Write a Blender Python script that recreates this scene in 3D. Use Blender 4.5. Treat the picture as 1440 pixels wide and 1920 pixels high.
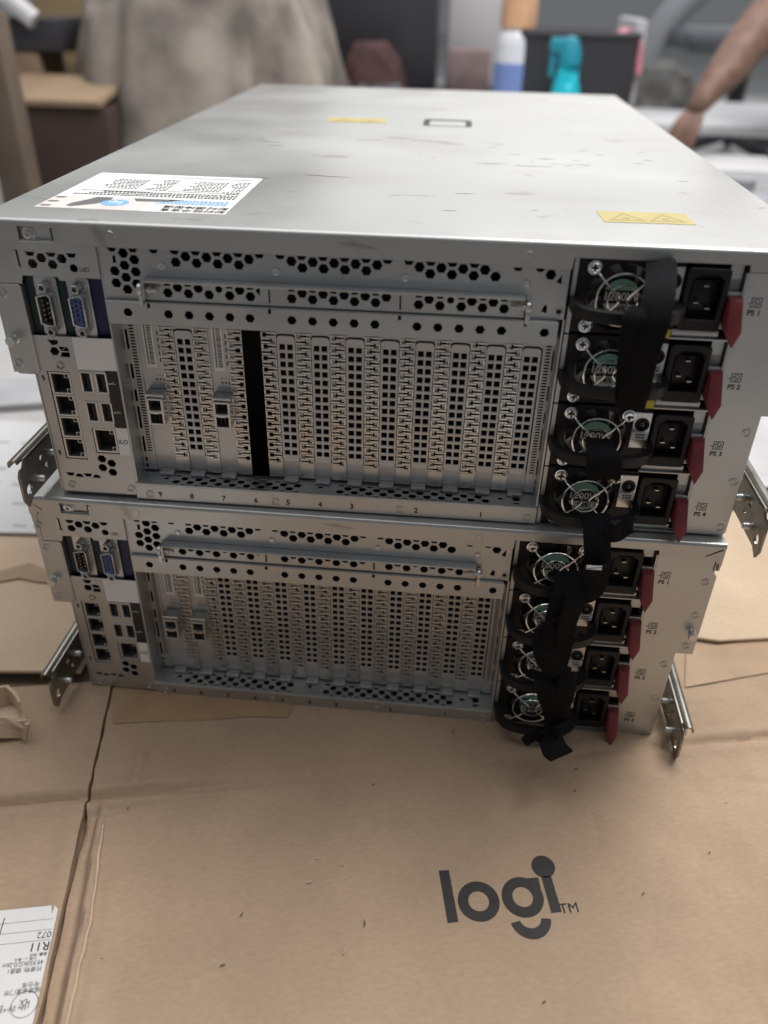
import bpy, bmesh, math, random
from mathutils import Vector, Matrix, noise
random.seed(7)
S = bpy.context.scene
COL = S.collection
for o in list(bpy.data.objects):
    bpy.data.objects.remove(o, do_unlink=True)

# ------------------------------------------------------------------ camera
CAM = Vector((0.04875, -0.44095, 0.47747)); PITCH, YAW, ROLL, FPX = 0.58009, -0.08329, 0.02358, 1501.0
cp, sp, cy, sy = math.cos(PITCH), math.sin(PITCH), math.cos(YAW), math.sin(YAW)
FWD = Vector((sy*cp, cy*cp, -sp)); _r = Vector((cy, -sy, 0)); _u = _r.cross(FWD)
RGT = _r*math.cos(ROLL) + _u*math.sin(ROLL); UPV = _u*math.cos(ROLL) - _r*math.sin(ROLL)
cam = bpy.data.cameras.new('camera'); camo = bpy.data.objects.new('camera', cam); COL.objects.link(camo)
camo.matrix_world = Matrix(((RGT.x, UPV.x, -FWD.x, CAM.x), (RGT.y, UPV.y, -FWD.y, CAM.y), (RGT.z, UPV.z, -FWD.z, CAM.z), (0, 0, 0, 1)))
cam.sensor_fit = 'VERTICAL'; cam.sensor_height = 36; cam.sensor_width = 27; cam.lens = FPX/1920*36
cam.clip_start = 0.02; cam.clip_end = 60
cam.dof.use_dof = True; cam.dof.focus_distance = 0.525; cam.dof.aperture_fstop = 4.0
S.camera = camo

# ------------------------------------------------------------------ light
W = bpy.data.worlds.new('World'); S.world = W; W.use_nodes = True
W.node_tree.nodes['Background'].inputs[0].default_value = (0.93, 0.96, 1.0, 1)
W.node_tree.nodes['Background'].inputs[1].default_value = 0.15

def area(name, loc, target, sx, sy_, power, col):
    l = bpy.data.lights.new(name, 'AREA'); l.shape = 'RECTANGLE'; l.size = sx; l.size_y = sy_; l.energy = power; l.color = col
    o = bpy.data.objects.new(name, l); COL.objects.link(o); o.location = loc
    o.rotation_euler = (Vector(target)-Vector(loc)).to_track_quat('-Z', 'Y').to_euler()
    return o
area('window_light', (1.4, 4.8, 1.65), (0.2, 0.0, 0.4), 4.8, 2.2, 35, (1.0, 0.985, 0.97))
area('ceiling_light', (0.2, 1.35, 2.9), (0.2, 1.0, 0.0), 4.6, 4.2, 112, (0.985, 0.985, 1.0))
area('key_light', (0.85, 0.85, 2.2), (0.1, 0.0, 0.1), 1.1, 0.85, 46, (1.0, 0.975, 0.94))

S.view_settings.view_transform = 'Standard'; S.view_settings.look = 'None'
S.view_settings.exposure = 0; S.view_settings.gamma = 1; S.view_settings.use_curve_mapping = False
S.render.engine = 'CYCLES'; S.cycles.max_bounces = 6; S.cycles.use_denoising = True

# ------------------------------------------------------------------ materials
def mat(name, col, metal=0.0, rough=0.5, var=0.0, scale=40.0, bump=0.0, bscale=200.0, rvar=0.0, spec=0.5, stretch=(1, 1, 1), emit=None, trans=0.0, sheen=0.0):
    m = bpy.data.materials.new(name); m.use_nodes = True
    nt = m.node_tree; b = nt.nodes['Principled BSDF']
    b.inputs['Base Color'].default_value = (*col, 1); b.inputs['Metallic'].default_value = metal
    b.inputs['Roughness'].default_value = rough; b.inputs['Specular IOR Level'].default_value = spec
    b.inputs['Transmission Weight'].default_value = trans
    if sheen: b.inputs['Sheen Weight'].default_value = sheen
    if emit: b.inputs['Emission Color'].default_value = (*emit[0], 1); b.inputs['Emission Strength'].default_value = emit[1]
    tc = nt.nodes.new('ShaderNodeTexCoord'); mp = nt.nodes.new('ShaderNodeMapping'); mp.inputs['Scale'].default_value = stretch
    nt.links.new(tc.outputs['Object'], mp.inputs['Vector'])
    if var or rvar:
        n = nt.nodes.new('ShaderNodeTexNoise'); n.inputs['Scale'].default_value = scale; n.inputs['Detail'].default_value = 5
        nt.links.new(mp.outputs[0], n.inputs['Vector'])
        if var:
            r = nt.nodes.new('ShaderNodeValToRGB')
            r.color_ramp.elements[0].position = 0.3; r.color_ramp.elements[1].position = 0.7
            r.color_ramp.elements[0].color = (*[c*(1-var) for c in col], 1); r.color_ramp.elements[1].color = (*[min(1, c*(1+var)) for c in col], 1)
            nt.links.new(n.outputs['Fac'], r.inputs[0]); nt.links.new(r.outputs[0], b.inputs['Base Color'])
        if rvar:
            mr = nt.nodes.new('ShaderNodeMapRange'); mr.inputs['From Min'].default_value = 0.3; mr.inputs['From Max'].default_value = 0.7
            mr.inputs['To Min'].default_value = rough-rvar; mr.inputs['To Max'].default_value = rough+rvar
            nt.links.new(n.outputs['Fac'], mr.inputs['Value']); nt.links.new(mr.outputs[0], b.inputs['Roughness'])
    if bump:
        n2 = nt.nodes.new('ShaderNodeTexNoise'); n2.inputs['Scale'].default_value = bscale; n2.inputs['Detail'].default_value = 4
        nt.links.new(mp.outputs[0], n2.inputs['Vector'])
        bp = nt.nodes.new('ShaderNodeBump'); bp.inputs['Strength'].default_value = bump; bp.inputs['Distance'].default_value = 0.001
        nt.links.new(n2.outputs['Fac'], bp.inputs['Height']); nt.links.new(bp.outputs[0], b.inputs['Normal'])
    return m

STEEL = mat('zinc_steel', (0.50, 0.512, 0.512), 0.82, 0.37, 0.10, 18, 0.05, 900, 0.08)
STEEL2 = mat('bright_steel', (0.62, 0.62, 0.61), 0.85, 0.30, 0.08, 30, 0.03, 600, 0.06)
COVER = mat('cover_steel', (0.55, 0.55, 0.545), 0.68, 0.38, 0.14, 25, 0.05, 900, 0.06)
SPRING = mat('spring_steel', (0.64, 0.63, 0.60), 0.9, 0.29, 0.05, 30, 0.0, 1, 0.08)
CHROME = mat('chrome_screw', (0.88, 0.88, 0.87), 1.0, 0.22, 0.05, 120)
RAILM = mat('rail_steel', (0.30, 0.285, 0.25), 0.9, 0.27, 0.15, 40, 0.03, 500, 0.08)
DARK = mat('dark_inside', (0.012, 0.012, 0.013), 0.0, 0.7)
BLACKP = mat('black_plastic', (0.009, 0.009, 0.010), 0.0, 0.45, 0.2, 60, 0.05, 900, 0.05, spec=0.35)
STRAPM = mat('black_strap', (0.009, 0.0095, 0.0105), 0.0, 0.95, 0.25, 500, 0.9, 1800, spec=0.15)
RED = mat('red_latch', (0.21, 0.034, 0.042), 0.0, 0.5, 0.2, 90, 0.08, 500, 0.08)
YEL = mat('yellow_tag', (0.62, 0.5, 0.04), 0.0, 0.5)
TEAL = mat('teal_card', (0.012, 0.04, 0.045), 0.0, 0.45)
BLUE = mat('blue_card', (0.013, 0.016, 0.085), 0.0, 0.42)
VGAB = mat('video_blue', (0.05, 0.10, 0.30), 0.0, 0.45)
WHITE = mat('white_label', (0.86, 0.87, 0.87), 0.0, 0.55, 0.03, 30)
BLKLAB = mat('black_label', (0.01, 0.01, 0.012), 0.0, 0.4)
INK = mat('black_ink', (0.018, 0.017, 0.016), 0.0, 0.55)
GREYINK = mat('grey_ink', (0.13, 0.13, 0.135), 0.0, 0.6)
HUB = mat('hub_green', (0.20, 0.44, 0.36), 0.0, 0.5, 0.06, 40)
HUBG = mat('hub_grey', (0.36, 0.44, 0.38), 0.0, 0.5, 0.06, 40)
HUBW = mat('hub_white', (0.55, 0.57, 0.56), 0.0, 0.5)
BULB = mat('indicator_lens', (0.04, 0.05, 0.045), 0.0, 0.12)
GOLD = mat('gold_pin', (0.6, 0.55, 0.42), 1.0, 0.3)
PAPER = mat('paper', (0.74, 0.73, 0.72), 0.0, 0.75, 0.03, 12, 0.05, 300)
PAPERB = mat('printed_blue', (0.20, 0.42, 0.68), 0.0, 0.6)
PAPERP = mat('printed_pink', (0.68, 0.62, 0.59), 0.0, 0.6, 0.05, 30)
WARN = mat('warning_yellow', (0.46, 0.385, 0.15), 0.0, 0.55, 0.05, 60)
WARNI = mat('warning_line', (0.36, 0.28, 0.10), 0.0, 0.55)
SLOTINK = INK

def lid_material():
    m = mat('lid_steel', (0.51, 0.515, 0.50), 0.62, 0.33, 0.05, 6, 0.05, 330, 0.08)
    nt = m.node_tree; b = nt.nodes['Principled BSDF']
    tc = nt.nodes.new('ShaderNodeTexCoord')
    def smudge(scale, stretch, lo, hi, dark, prev):
        mp = nt.nodes.new('ShaderNodeMapping'); mp.inputs['Scale'].default_value = stretch
        nt.links.new(tc.outputs['Object'], mp.inputs['Vector'])
        n = nt.nodes.new('ShaderNodeTexNoise'); n.inputs['Scale'].default_value = scale; n.inputs['Detail'].default_value = 3
        nt.links.new(mp.outputs[0], n.inputs['Vector'])
        r = nt.nodes.new('ShaderNodeValToRGB'); r.color_ramp.elements[0].position = lo; r.color_ramp.elements[1].position = hi
        nt.links.new(n.outputs['Fac'], r.inputs[0])
        mx = nt.nodes.new('ShaderNodeMix'); mx.data_type = 'RGBA'
        nt.links.new(r.outputs[0], mx.inputs['Factor']); nt.links.new(prev, mx.inputs['A']); mx.inputs['B'].default_value = (*[d*.85 for d in dark], 1)
        nt.links.new(mx.outputs['Result'], b.inputs['Base Color'])
        return mx.outputs['Result']
    prev = b.inputs['Base Color'].links[0].from_socket
    prev = smudge(60, (1, 0.8, 1), 0.74, 0.78, (0.22, 0.21, 0.20), prev)
    prev = smudge(7, (1, 1.6, 1), 0.55, 0.80, (0.52, 0.50, 0.46), prev)
    prev = smudge(90, (.25, 2.6, 1), 0.70, 0.76, (0.42, 0.41, 0.39), prev)
    prev = smudge(26, (1, 1.8, 1), 0.66, 0.72, (0.44, 0.43, 0.41), prev)
    return m
LID = lid_material(); SCUFF = mat('scuff', (0.13, 0.125, 0.12), 0.0, 0.9, spec=0.1)

def cardboard(name, col, dark=0.14):
    m = bpy.data.materials.new(name); m.use_nodes = True
    nt = m.node_tree; b = nt.nodes['Principled BSDF']; b.inputs['Roughness'].default_value = 0.82; b.inputs['Specular IOR Level'].default_value = 0.25
    tc = nt.nodes.new('ShaderNodeTexCoord')
    def ns(scale, stretch, det=5):
        mp = nt.nodes.new('ShaderNodeMapping'); mp.inputs['Scale'].default_value = stretch
        nt.links.new(tc.outputs['Object'], mp.inputs['Vector'])
        n = nt.nodes.new('ShaderNodeTexNoise'); n.inputs['Scale'].default_value = scale; n.inputs['Detail'].default_value = det
        nt.links.new(mp.outputs[0], n.inputs['Vector']); return n.outputs['Fac']
    blot = ns(7, (1, 1, 1), 6); fib = ns(330, (0.6, 1.3, 1), 5); speck = ns(420, (1, 1, 1), 2)
    r = nt.nodes.new('ShaderNodeValToRGB'); r.color_ramp.elements[0].position = 0.3; r.color_ramp.elements[1].position = 0.72
    r.color_ramp.elements[0].color = (*[c*(1-dark) for c in col], 1); r.color_ramp.elements[1].color = (*[c*(1+dark*0.7) for c in col], 1)
    nt.links.new(blot, r.inputs[0])
    mx = nt.nodes.new('ShaderNodeMix'); mx.data_type = 'RGBA'; mx.blend_type = 'OVERLAY'; mx.inputs['Factor'].default_value = 0.16
    nt.links.new(r.outputs[0], mx.inputs['A']); nt.links.new(fib, mx.inputs['B'])
    sr = nt.nodes.new('ShaderNodeValToRGB'); sr.color_ramp.elements[0].position = 0.775; sr.color_ramp.elements[1].position = 0.79
    nt.links.new(speck, sr.inputs[0])
    m2 = nt.nodes.new('ShaderNodeMix'); m2.data_type = 'RGBA'
    nt.links.new(sr.outputs[0], m2.inputs['Factor']); nt.links.new(mx.outputs['Result'], m2.inputs['A']); m2.inputs['B'].default_value = (col[0]*.5, col[1]*.45, col[2]*.42, 1)
    nt.links.new(m2.outputs['Result'], b.inputs['Base Color'])
    wv = nt.nodes.new('ShaderNodeTexWave'); wv.wave_type = 'BANDS'; wv.bands_direction = 'X'; wv.inputs['Scale'].default_value = 48; wv.inputs['Distortion'].default_value = 0.6; wv.inputs['Detail'].default_value = 0
    nt.links.new(tc.outputs['Object'], wv.inputs['Vector'])
    ad = nt.nodes.new('ShaderNodeMath'); ad.operation = 'MULTIPLY_ADD'; ad.inputs[1].default_value = 0.05
    nt.links.new(wv.outputs['Fac'], ad.inputs[0]); nt.links.new(fib, ad.inputs[2])
    bp = nt.nodes.new('ShaderNodeBump'); bp.inputs['Strength'].default_value = 0.35; bp.inputs['Distance'].default_value = 0.0006
    nt.links.new(ad.outputs[0], bp.inputs['Height']); nt.links.new(bp.outputs[0], b.inputs['Normal'])
    return m
CARD = cardboard('cardboard', (0.405, 0.292, 0.200), .20)
CARDL = cardboard('pale_cardboard', (0.56, 0.43, 0.305))
CARDD = cardboard('corrugated_edge', (0.10, 0.07, 0.05))
TAPE = mat('brown_tape', (0.36, 0.235, 0.135), 0.0, 0.32, 0.12, 30, 0.1, 90)

# ------------------------------------------------------------------ mesh builder (millimetres in, metres out)
class MB:
    def __init__(s): s.bm = bmesh.new()
    def _v(s, p): return s.bm.verts.new(p)
    def box(s, x0, x1, y0, y1, z0, z1, r=0.0, seg=2):
        b = s.bm if not r else bmesh.new()
        vs = [b.verts.new((x, y, z)) for x in (x0, x1) for y in (y0, y1) for z in (z0, z1)]
        for f in ((0,1,3,2), (4,6,7,5), (0,4,5,1), (2,3,7,6), (0,2,6,4), (1,5,7,3)): b.faces.new([vs[i] for i in f])
        if r:
            bmesh.ops.bevel(b, geom=list(b.edges), offset=r, segments=seg, profile=0.5, affect='EDGES'); s._merge(b)
        return s
    def _merge(s, b, M=None):
        if M is not None: bmesh.ops.transform(b, matrix=M, verts=b.verts)
        me = bpy.data.meshes.new('tmp'); b.to_mesh(me); b.free(); s.bm.from_mesh(me); bpy.data.meshes.remove(me)
    def lathe(s, c, axis, prof, seg=20):
        a = Vector(axis).normalized(); t = a.orthogonal().normalized(); w = a.cross(t); c = Vector(c)
        rings = []
        for r, h in prof:
            if r < 1e-6: rings.append([s._v(c+a*h)])
            else: rings.append([s._v(c+a*h+t*(r*math.cos(2*math.pi*i/seg))+w*(r*math.sin(2*math.pi*i/seg))) for i in range(seg)])
        for A, B in zip(rings, rings[1:]):
            for i in range(seg):
                j = (i+1) % seg
                if len(A) == 1 and len(B) == 1: continue
                if len(A) == 1: s.bm.faces.new((A[0], B[i], B[j]))
                elif len(B) == 1: s.bm.faces.new((A[i], A[j], B[0]))
                else: s.bm.faces.new((A[i], A[j], B[j], B[i]))
        return s
    def cyl(s, c, axis, r, h, seg=20, ch=0.0):
        return s.lathe(c, axis, [(0, 0), (r, 0), (r, h-ch), (r-ch, h), (0, h)] if ch else [(0, 0), (r, 0), (r, h), (0, h)], seg)
    def tube(s, pts, r, seg=8, closed=False, flat=(1, 1)):
        P = [Vector(p) for p in pts]; n = len(P); rings = []; up = None
        for i in range(n):
            d = (P[(i+1) % n]-P[i-1]) if closed else (P[min(i+1, n-1)]-P[max(i-1, 0)])
            d.normalize()
            if up is None: up = d.orthogonal().normalized()
            up = (up-d*up.dot(d)).normalized(); w = d.cross(up)
            rings.append([s._v(P[i]+up*(r*flat[0]*math.cos(2*math.pi*k/seg))+w*(r*flat[1]*math.sin(2*math.pi*k/seg))) for k in range(seg)])
        for i in range(n if closed else n-1):
            A, B = rings[i], rings[(i+1) % n]
            if closed and i == n-1:  # best twist match
                sh = min(range(seg), key=lambda q: (A[0].co-B[q].co).length); B = B[sh:]+B[:sh]
            for k in range(seg): s.bm.faces.new((A[k], A[(k+1) % seg], B[(k+1) % seg], B[k]))
        if not closed: s.bm.faces.new(rings[0][::-1]); s.bm.faces.new(rings[-1])
        return s
    def sweep(s, pts, wid, thick, side=(1, 0, 0), sides=None):      # a band with thickness along a path
        P = [Vector(p) for p in pts]; n = len(P); rings = []
        for i in range(n):
            d = (P[min(i+1, n-1)]-P[max(i-1, 0)]).normalized(); sd = Vector(sides[i] if sides else side); sd = (sd-d*sd.dot(d)).normalized(); nm = d.cross(sd)
            w = wid[i] if isinstance(wid, (list, tuple)) else wid
            rings.append([s._v(P[i]+sd*(a*w/2)+nm*(b*thick/2)) for a, b in ((-1, -.6), (-.94, -1), (.94, -1), (1, -.6), (1, .6), (.94, 1), (-.94, 1), (-1, .6))])
        for A, B in zip(rings, rings[1:]):
            for k in range(8): s.bm.faces.new((A[k], A[(k+1) % 8], B[(k+1) % 8], B[k]))
        s.bm.faces.new(rings[0][::-1]); s.bm.faces.new(rings[-1])
        return s
    def prism(s, poly, y0, y1, plane='XZ'):
        f = {'XZ': lambda u, v, w: (u, w, v), 'XY': lambda u, v, w: (u, v, w), 'YZ': lambda u, v, w: (w, u, v)}[plane]
        A = [s._v(f(u, v, y0)) for u, v in poly]; B = [s._v(f(u, v, y1)) for u, v in poly]; n = len(poly)
        s.bm.faces.new(A[::-1]); s.bm.faces.new(B)
        for i in range(n): s.bm.faces.new((A[i], A[(i+1) % n], B[(i+1) % n], B[i]))
        return s
    def plate(s, outer, holes, front, t=1.0, bev=0.2, plane='XZ'):
        # flat sheet with real holes; XZ: its face at y=front, thickness going back; XY: its face at z=front, thickness going down
        cu = bpy.data.curves.new('tmp', 'CURVE'); cu.dimensions = '2D'; cu.fill_mode = 'BOTH'
        b = min(bev, t/2-0.01); cu.extrude = t/2-b; cu.bevel_depth = b; cu.bevel_resolution = 0; cu.offset = -b
        for poly in [outer]+list(holes):
            sp_ = cu.splines.new('POLY'); sp_.points.add(len(poly)-1); sp_.use_cyclic_u = True
            for p, q in zip(sp_.points, poly): p.co = (q[0], q[1], 0, 1)
        o = bpy.data.objects.new('tmp', cu); COL.objects.link(o)
        me = bpy.data.meshes.new_from_object(o.evaluated_get(bpy.context.evaluated_depsgraph_get()))
        bpy.data.objects.remove(o); bpy.data.curves.remove(cu)
        if plane == 'XZ': M = Matrix(((1, 0, 0, 0), (0, 0, -1, front+t/2), (0, 1, 0, 0), (0, 0, 0, 1)))
        elif plane == 'XY': M = Matrix(((1, 0, 0, 0), (0, 1, 0, 0), (0, 0, 1, front-t/2), (0, 0, 0, 1)))
        else: M = Matrix(((0, 0, 1, front), (1, 0, 0, 0), (0, 1, 0, 0), (0, 0, 0, 1)))    # YZ
        me.transform(M); s.bm.from_mesh(me); bpy.data.meshes.remove(me)
        return s
    def text(s, body, x, z, size, front, t=0.12, plane='XZ', rot=0.0, align='CENTER', fx=1.0, bold=0.0):
        cu = bpy.data.curves.new('tmp', 'FONT'); cu.body = body; cu.size = size; cu.align_x = align; cu.align_y = 'CENTER'
        cu.extrude = t/2; cu.resolution_u = 3; cu.offset = bold
        o = bpy.data.objects.new('tmp', cu); COL.objects.link(o)
        bpy.context.view_layer.update()
        me = bpy.data.meshes.new_from_object(o.evaluated_get(bpy.context.evaluated_depsgraph_get()))
        bpy.data.objects.remove(o); bpy.data.curves.remove(cu)
        me.transform(Matrix.Translation((x, z, 0)) @ Matrix.Rotation(rot, 4, 'Z') @ Matrix.Diagonal((fx, 1, 1, 1)))
        if plane == 'XZ': me.transform(Matrix(((1, 0, 0, 0), (0, 0, -1, front), (0, 1, 0, 0), (0, 0, 0, 1))))
        else: me.transform(Matrix.Translation((0, 0, front)))
        s.bm.from_mesh(me); bpy.data.meshes.remove(me)
        return s
    def xf(s, M): bmesh.ops.transform(s.bm, matrix=M, verts=s.bm.verts); return s
    def mesh(s, name, m, smooth=35, scale=0.001):
        bmesh.ops.recalc_face_normals(s.bm, faces=s.bm.faces)
        bmesh.ops.scale(s.bm, vec=(scale,)*3, verts=s.bm.verts)
        me = bpy.data.meshes.new(name); s.bm.to_mesh(me); s.bm.free()
        me.materials.append(m)
        if smooth:
            me.polygons.foreach_set('use_smooth', [True]*len(me.polygons)); me.set_sharp_from_angle(angle=math.radians(smooth))
        return me
    def build(s, name, m, parent=None, smooth=35, loc=None):
        return put(name, s.mesh(name, m, smooth), parent, loc)

def put(name, me, parent=None, loc=None, label=None):
    o = bpy.data.objects.new(name, me); COL.objects.link(o); o.parent = parent
    if loc is not None: o.location = [c*0.001 for c in loc]
    if label: o['label'] = label
    return o
def tag(o, label=None, cat=None, group=None, kind=None):
    if label: o['label'] = label
    if cat: o['category'] = cat
    if group: o['group'] = group
    if kind: o['kind'] = kind
    return o
def empty(name, loc=(0, 0, 0), rz=0.0):
    o = bpy.data.objects.new(name, None); COL.objects.link(o); o.location = loc; o.rotation_euler.z = rz; o.empty_display_size = 0.02
    return o
def copy_tree(o, parent=None):
    c = o.copy(); COL.objects.link(c); c.parent = parent
    for ch in list(o.children): copy_tree(ch, c)
    return c
def ngon(x, z, r, n=6, a0=0.0): return [(x+r*math.cos(a0+2*math.pi*i/n), z+r*math.sin(a0+2*math.pi*i/n)) for i in range(n)]
def hexa(x, z, r=3.0): return ngon(x, z, r)
def half(x, z, r=3.0): return [(x-r, z), (x-r*0.5, z-r*0.82), (x+r*0.5, z-r*0.82), (x+r, z)]        # lower half of a hexagon
def rect(x0, x1, z0, z1): return [(x0, z0), (x1, z0), (x1, z1), (x0, z1)]
def rrect(x0, x1, z0, z1, r, n=4):
    out = []
    for cx, cz, a in ((x1-r, z0+r, -90), (x1-r, z1-r, 0), (x0+r, z1-r, 90), (x0+r, z0+r, 180)):
        for i in range(n+1):
            t = math.radians(a+90*i/n); out.append((cx+r*math.cos(t), cz+r*math.sin(t)))
    return out
def spline(pts, n=6):
    P = [Vector(p) for p in pts]; out = []
    for i in range(len(P)-1):
        a, b, c, d = P[max(i-1, 0)], P[i], P[i+1], P[min(i+2, len(P)-1)]
        for k in range(n):
            t = k/n; out.append(0.5*((2*b)+(c-a)*t+(2*a-5*b+4*c-d)*t*t+(3*b-a-3*c+d)*t**3))
    out.append(P[-1]); return out

# ------------------------------------------------------------------ small shared hardware
def phillips_mesh(r=3.0):
    b = MB(); w = r*0.17; l = r*0.62
    cross = [(w, w), (l, w), (l, -w), (w, -w), (w, -l), (-w, -l), (-w, -w), (-l, -w), (-l, w), (-w, w), (-w, l), (w, l)]
    b.plate(ngon(0, 0, r, 20), [cross[::-1]], -2.2, 1.6, 0.5)
    b.cyl((0, 0.2, 0), (0, -1, 0), r*0.8, 1.3, 16)
    b.lathe((0, 0.4, 0), (0, -1, 0), [(r*0.9, 0), (r*1.32, 0), (r*1.32, 0.8), (r*0.9, 0.9)], 20)
    me = b.mesh('screw', CHROME); me.materials.append(DARK)
    for p in me.polygons:
        if math.hypot(p.center.x, p.center.z)*1000 < r*.66 and -1.5 < p.center.y*1000 < -.9: p.material_index = 1  # cross recess coloured black, painting in the shade of the slot
    return me
SCREW = phillips_mesh(3.0)
def rivet_mesh():
    b = MB(); b.lathe((0, 0, 0), (0, -1, 0), [(2.9, -0.1), (2.9, 0.35), (2.5, 0.5), (2.25, -0.3), (1.9, -0.3), (1.45, 0.25), (1.3, -1.2), (0, -1.2)], 18)
    me = b.mesh('rivet', STEEL2); me.materials.append(DARK)
    for p in me.polygons:
        r = math.hypot(p.center.x, p.center.z)*1000
        if r < 1.33 or 1.92 < r < 2.24: p.material_index = 1  # hole and groove faces blackened: their shade is put into the colour
    return me
RIVET = rivet_mesh()
def dimple_mesh():
    b = MB(); b.lathe((0, 0, 0), (0, -1, 0), [(2.3, -0.1), (2.2, 0.5), (1.8, 0.7), (1.5, 0.4), (0, 0.3)], 18)
    return b.mesh('rivet', STEEL2)
DIMPLE = dimple_mesh()
def peg_mesh():
    b = MB(); b.lathe((0, 0, 0), (0, -1, 0), [(3.4, -0.2), (3.4, 0.5), (2.3, 0.9), (2.3, 4.5), (3.1, 5.0), (3.1, 6.5), (2.6, 7.0), (0, 7.0)], 18)
    return b.mesh('peg', STEEL2)
PEG = peg_mesh()

# ------------------------------------------------------------------ the server, built once in its own millimetres
def make_server():
    root = empty('rack_server')
    # chassis: sheet walls, floor, step to the wide upper half, dark inside
    c = MB()
    for s in (-1, 1):
        c.box(*sorted((s*221.5, s*222.5)), 1.2, 750, 0, 86); c.box(*sorted((s*222.6, s*233)), 1.5, 750, 86, 87)
        c.box(*sorted((s*232, s*233)), 1.5, 750, 87.2, 169)
    c.box(-221.3, 221.3, 1.5, 750, 0, 1); c.box(-221, 221, 749, 750.5, 1.2, 168)
    c.build('chassis', STEEL, root)
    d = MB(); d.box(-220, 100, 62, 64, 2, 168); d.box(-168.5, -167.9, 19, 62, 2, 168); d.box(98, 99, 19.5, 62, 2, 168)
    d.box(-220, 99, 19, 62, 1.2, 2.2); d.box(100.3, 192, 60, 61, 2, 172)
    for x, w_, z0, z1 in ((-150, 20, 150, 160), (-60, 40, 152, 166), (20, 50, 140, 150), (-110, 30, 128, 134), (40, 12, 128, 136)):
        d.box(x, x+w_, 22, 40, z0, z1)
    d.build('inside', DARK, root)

    # lid: rounded front fold, flange plate with the screw recess, side flanges
    lid = MB()
    prof = [(-2.2, 178.4)]+[(-2.2+2.6*(1-math.cos(t)), 179+2.6*math.sin(t)) for t in [math.radians(a) for a in range(0, 91, 15)]]+[(750, 181.6), (750, 180.4), (0.5, 180.4), (-1.1, 178.9), (-1.1, 178.4)]
    lid.prism(prof, -234.7, 234.7, 'YZ')
    flange = [(-234.6, 166.5), (-229, 166.5), (-229, 168.9), (-168, 168.9), (-167, 168), (66, 168), (66.6, 167), (99.2, 167), (99.7, 173.6), (193, 173.6), (193.2, 170), (228, 170), (234.6, 164), (234.6, 178.6), (-234.6, 178.6)]
    lid.plate(flange, [rect(-211.5, -190.5, 169.6, 177.6), [(-233.6, 178), (-232.8, 178.2), (-224.5, 171.2), (-225, 170.8)][::-1], [(233.6, 177.6), (232.2, 178), (222.6, 171.8), (223, 171.3)]], -2.2, 1.1, 0.2)
    for s in (-1, 1):
        lid.prism([(-1, 160), (3, 157), (9, 162), (30, 161), (749, 161), (749, 180.2), (0, 180.2)], *sorted((s*233.6, s*234.7)), 'YZ')
        lid.box(*sorted((s*228, s*234)), 3, 748, 180.0, 180.4)
    lo = lid.build('lid', LID, root)
    rc = MB(); rc.plate(rect(-213, -187, 168, 180), [rect(-193.4, -190.9, 170.4, 176.6)], 0.4, 0.8, 0.1); rc.build('recess', STEEL, lo)
    b = MB(); b.lathe((-206.5, 0.4, 173), (0, -1, 0), [(4.2, 0), (4.2, 0.5), (3.4, 0.9), (2.6, 0.7), (2.4, 1.5), (1.3, 1.7), (1.2, 0.6), (0, 0.6)], 20); b.build('screw', STEEL2, lo)
    b = MB(); b.box(-190.9, -189.9, -2.6, 0.4, 169.8, 177); b.build('tab', STEEL2, lo)
    dm = MB(); dm.lathe((-158, -2.2, 174.5), (0, -1, 0), [(3, 0), (2.6, .5), (0, .55)], 16); dm.lathe((75.5, -2.2, 173.6), (0, -1, 0), [(2.6, 0), (2.2, .4), (0, .45)], 16); dm.build('dimple', STEEL, lo)

    # input-output panel, left
    io = MB()
    holes = [half(-207.6, 163.3), half(-195.3, 163.3), half(-183.2, 163.3), hexa(-201.4, 160), hexa(-189.3, 160), hexa(-207.3, 156.4), hexa(-195.4, 156.4), ngon(-183.2, 154.8, 2.4, 16), rect(-217, -214.8, 153.6, 164)]
    io.plate([(-230.5, 144.4), (-216.4, 144.4), (-215, 149.3), (-194, 149.3), (-193, 147.2), (-184, 147.2), (-183, 149.3), (-168.3, 149.3), (-168.3, 170.4), (-230.5, 170.4)], holes, -1.0, 1.0)
    holes = [hexa(-205.9, 102.6), [(-209, 110), (-202.6, 110), (-203.2, 107.4), (-206.6, 106.6)][::-1], [(-202.8, 105.8), (-197.6, 105.8), (-196.6, 103.3), (-201.6, 103.1)][::-1], [(-201.6, 102.3), (-196.6, 102.3), (-197, 99.3), (-202.6, 99.3)][::-1],
             rect(-214, -199.3, 26.8, 89.2), rect(-192.4, -186.2, 76.2, 90), rect(-183, -176.4, 76.2, 90), rect(-192.6, -186.4, 55.8, 69.6), rect(-183.2, -176.6, 55.8, 69.6), rect(-192.3, -176.6, 32.4, 50.8),
             hexa(-189.4, 28), hexa(-183.3, 25), hexa(-190, 21.2), hexa(-183.6, 18.1), half(-213.4, 15.9, 2.9), half(-207.4, 12.9, -2.9)[::-1], half(-201.4, 15.9, 2.9), half(-195.4, 12.9, -2.9)[::-1]]
    io.plate([(-219.6, 1.5), (-168.2, 1.5), (-168.2, 112.6), (-219.6, 112.6)], holes, 0, 1.0)
    io.box(-168.2, -167.3, 0.2, 18, 2, 168)
    io.box(-220.6, -219.6, 0.3, 14, 1.5, 112)
    ioo = io.build('port_panel', STEEL, root)
    tn = MB(); tn.box(-216.9, -215.7, -1.4, 3, 153.7, 163.8); tn.box(-216.6, -214.6, -2.2, -1.3, 153.4, 155.0); tn.build('tab', STEEL2, ioo)
    for x, z in ((-213.6, 6.9), (-172.8, 6.4)): put('rivet', RIVET, ioo, (x, -0.1, z))
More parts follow.
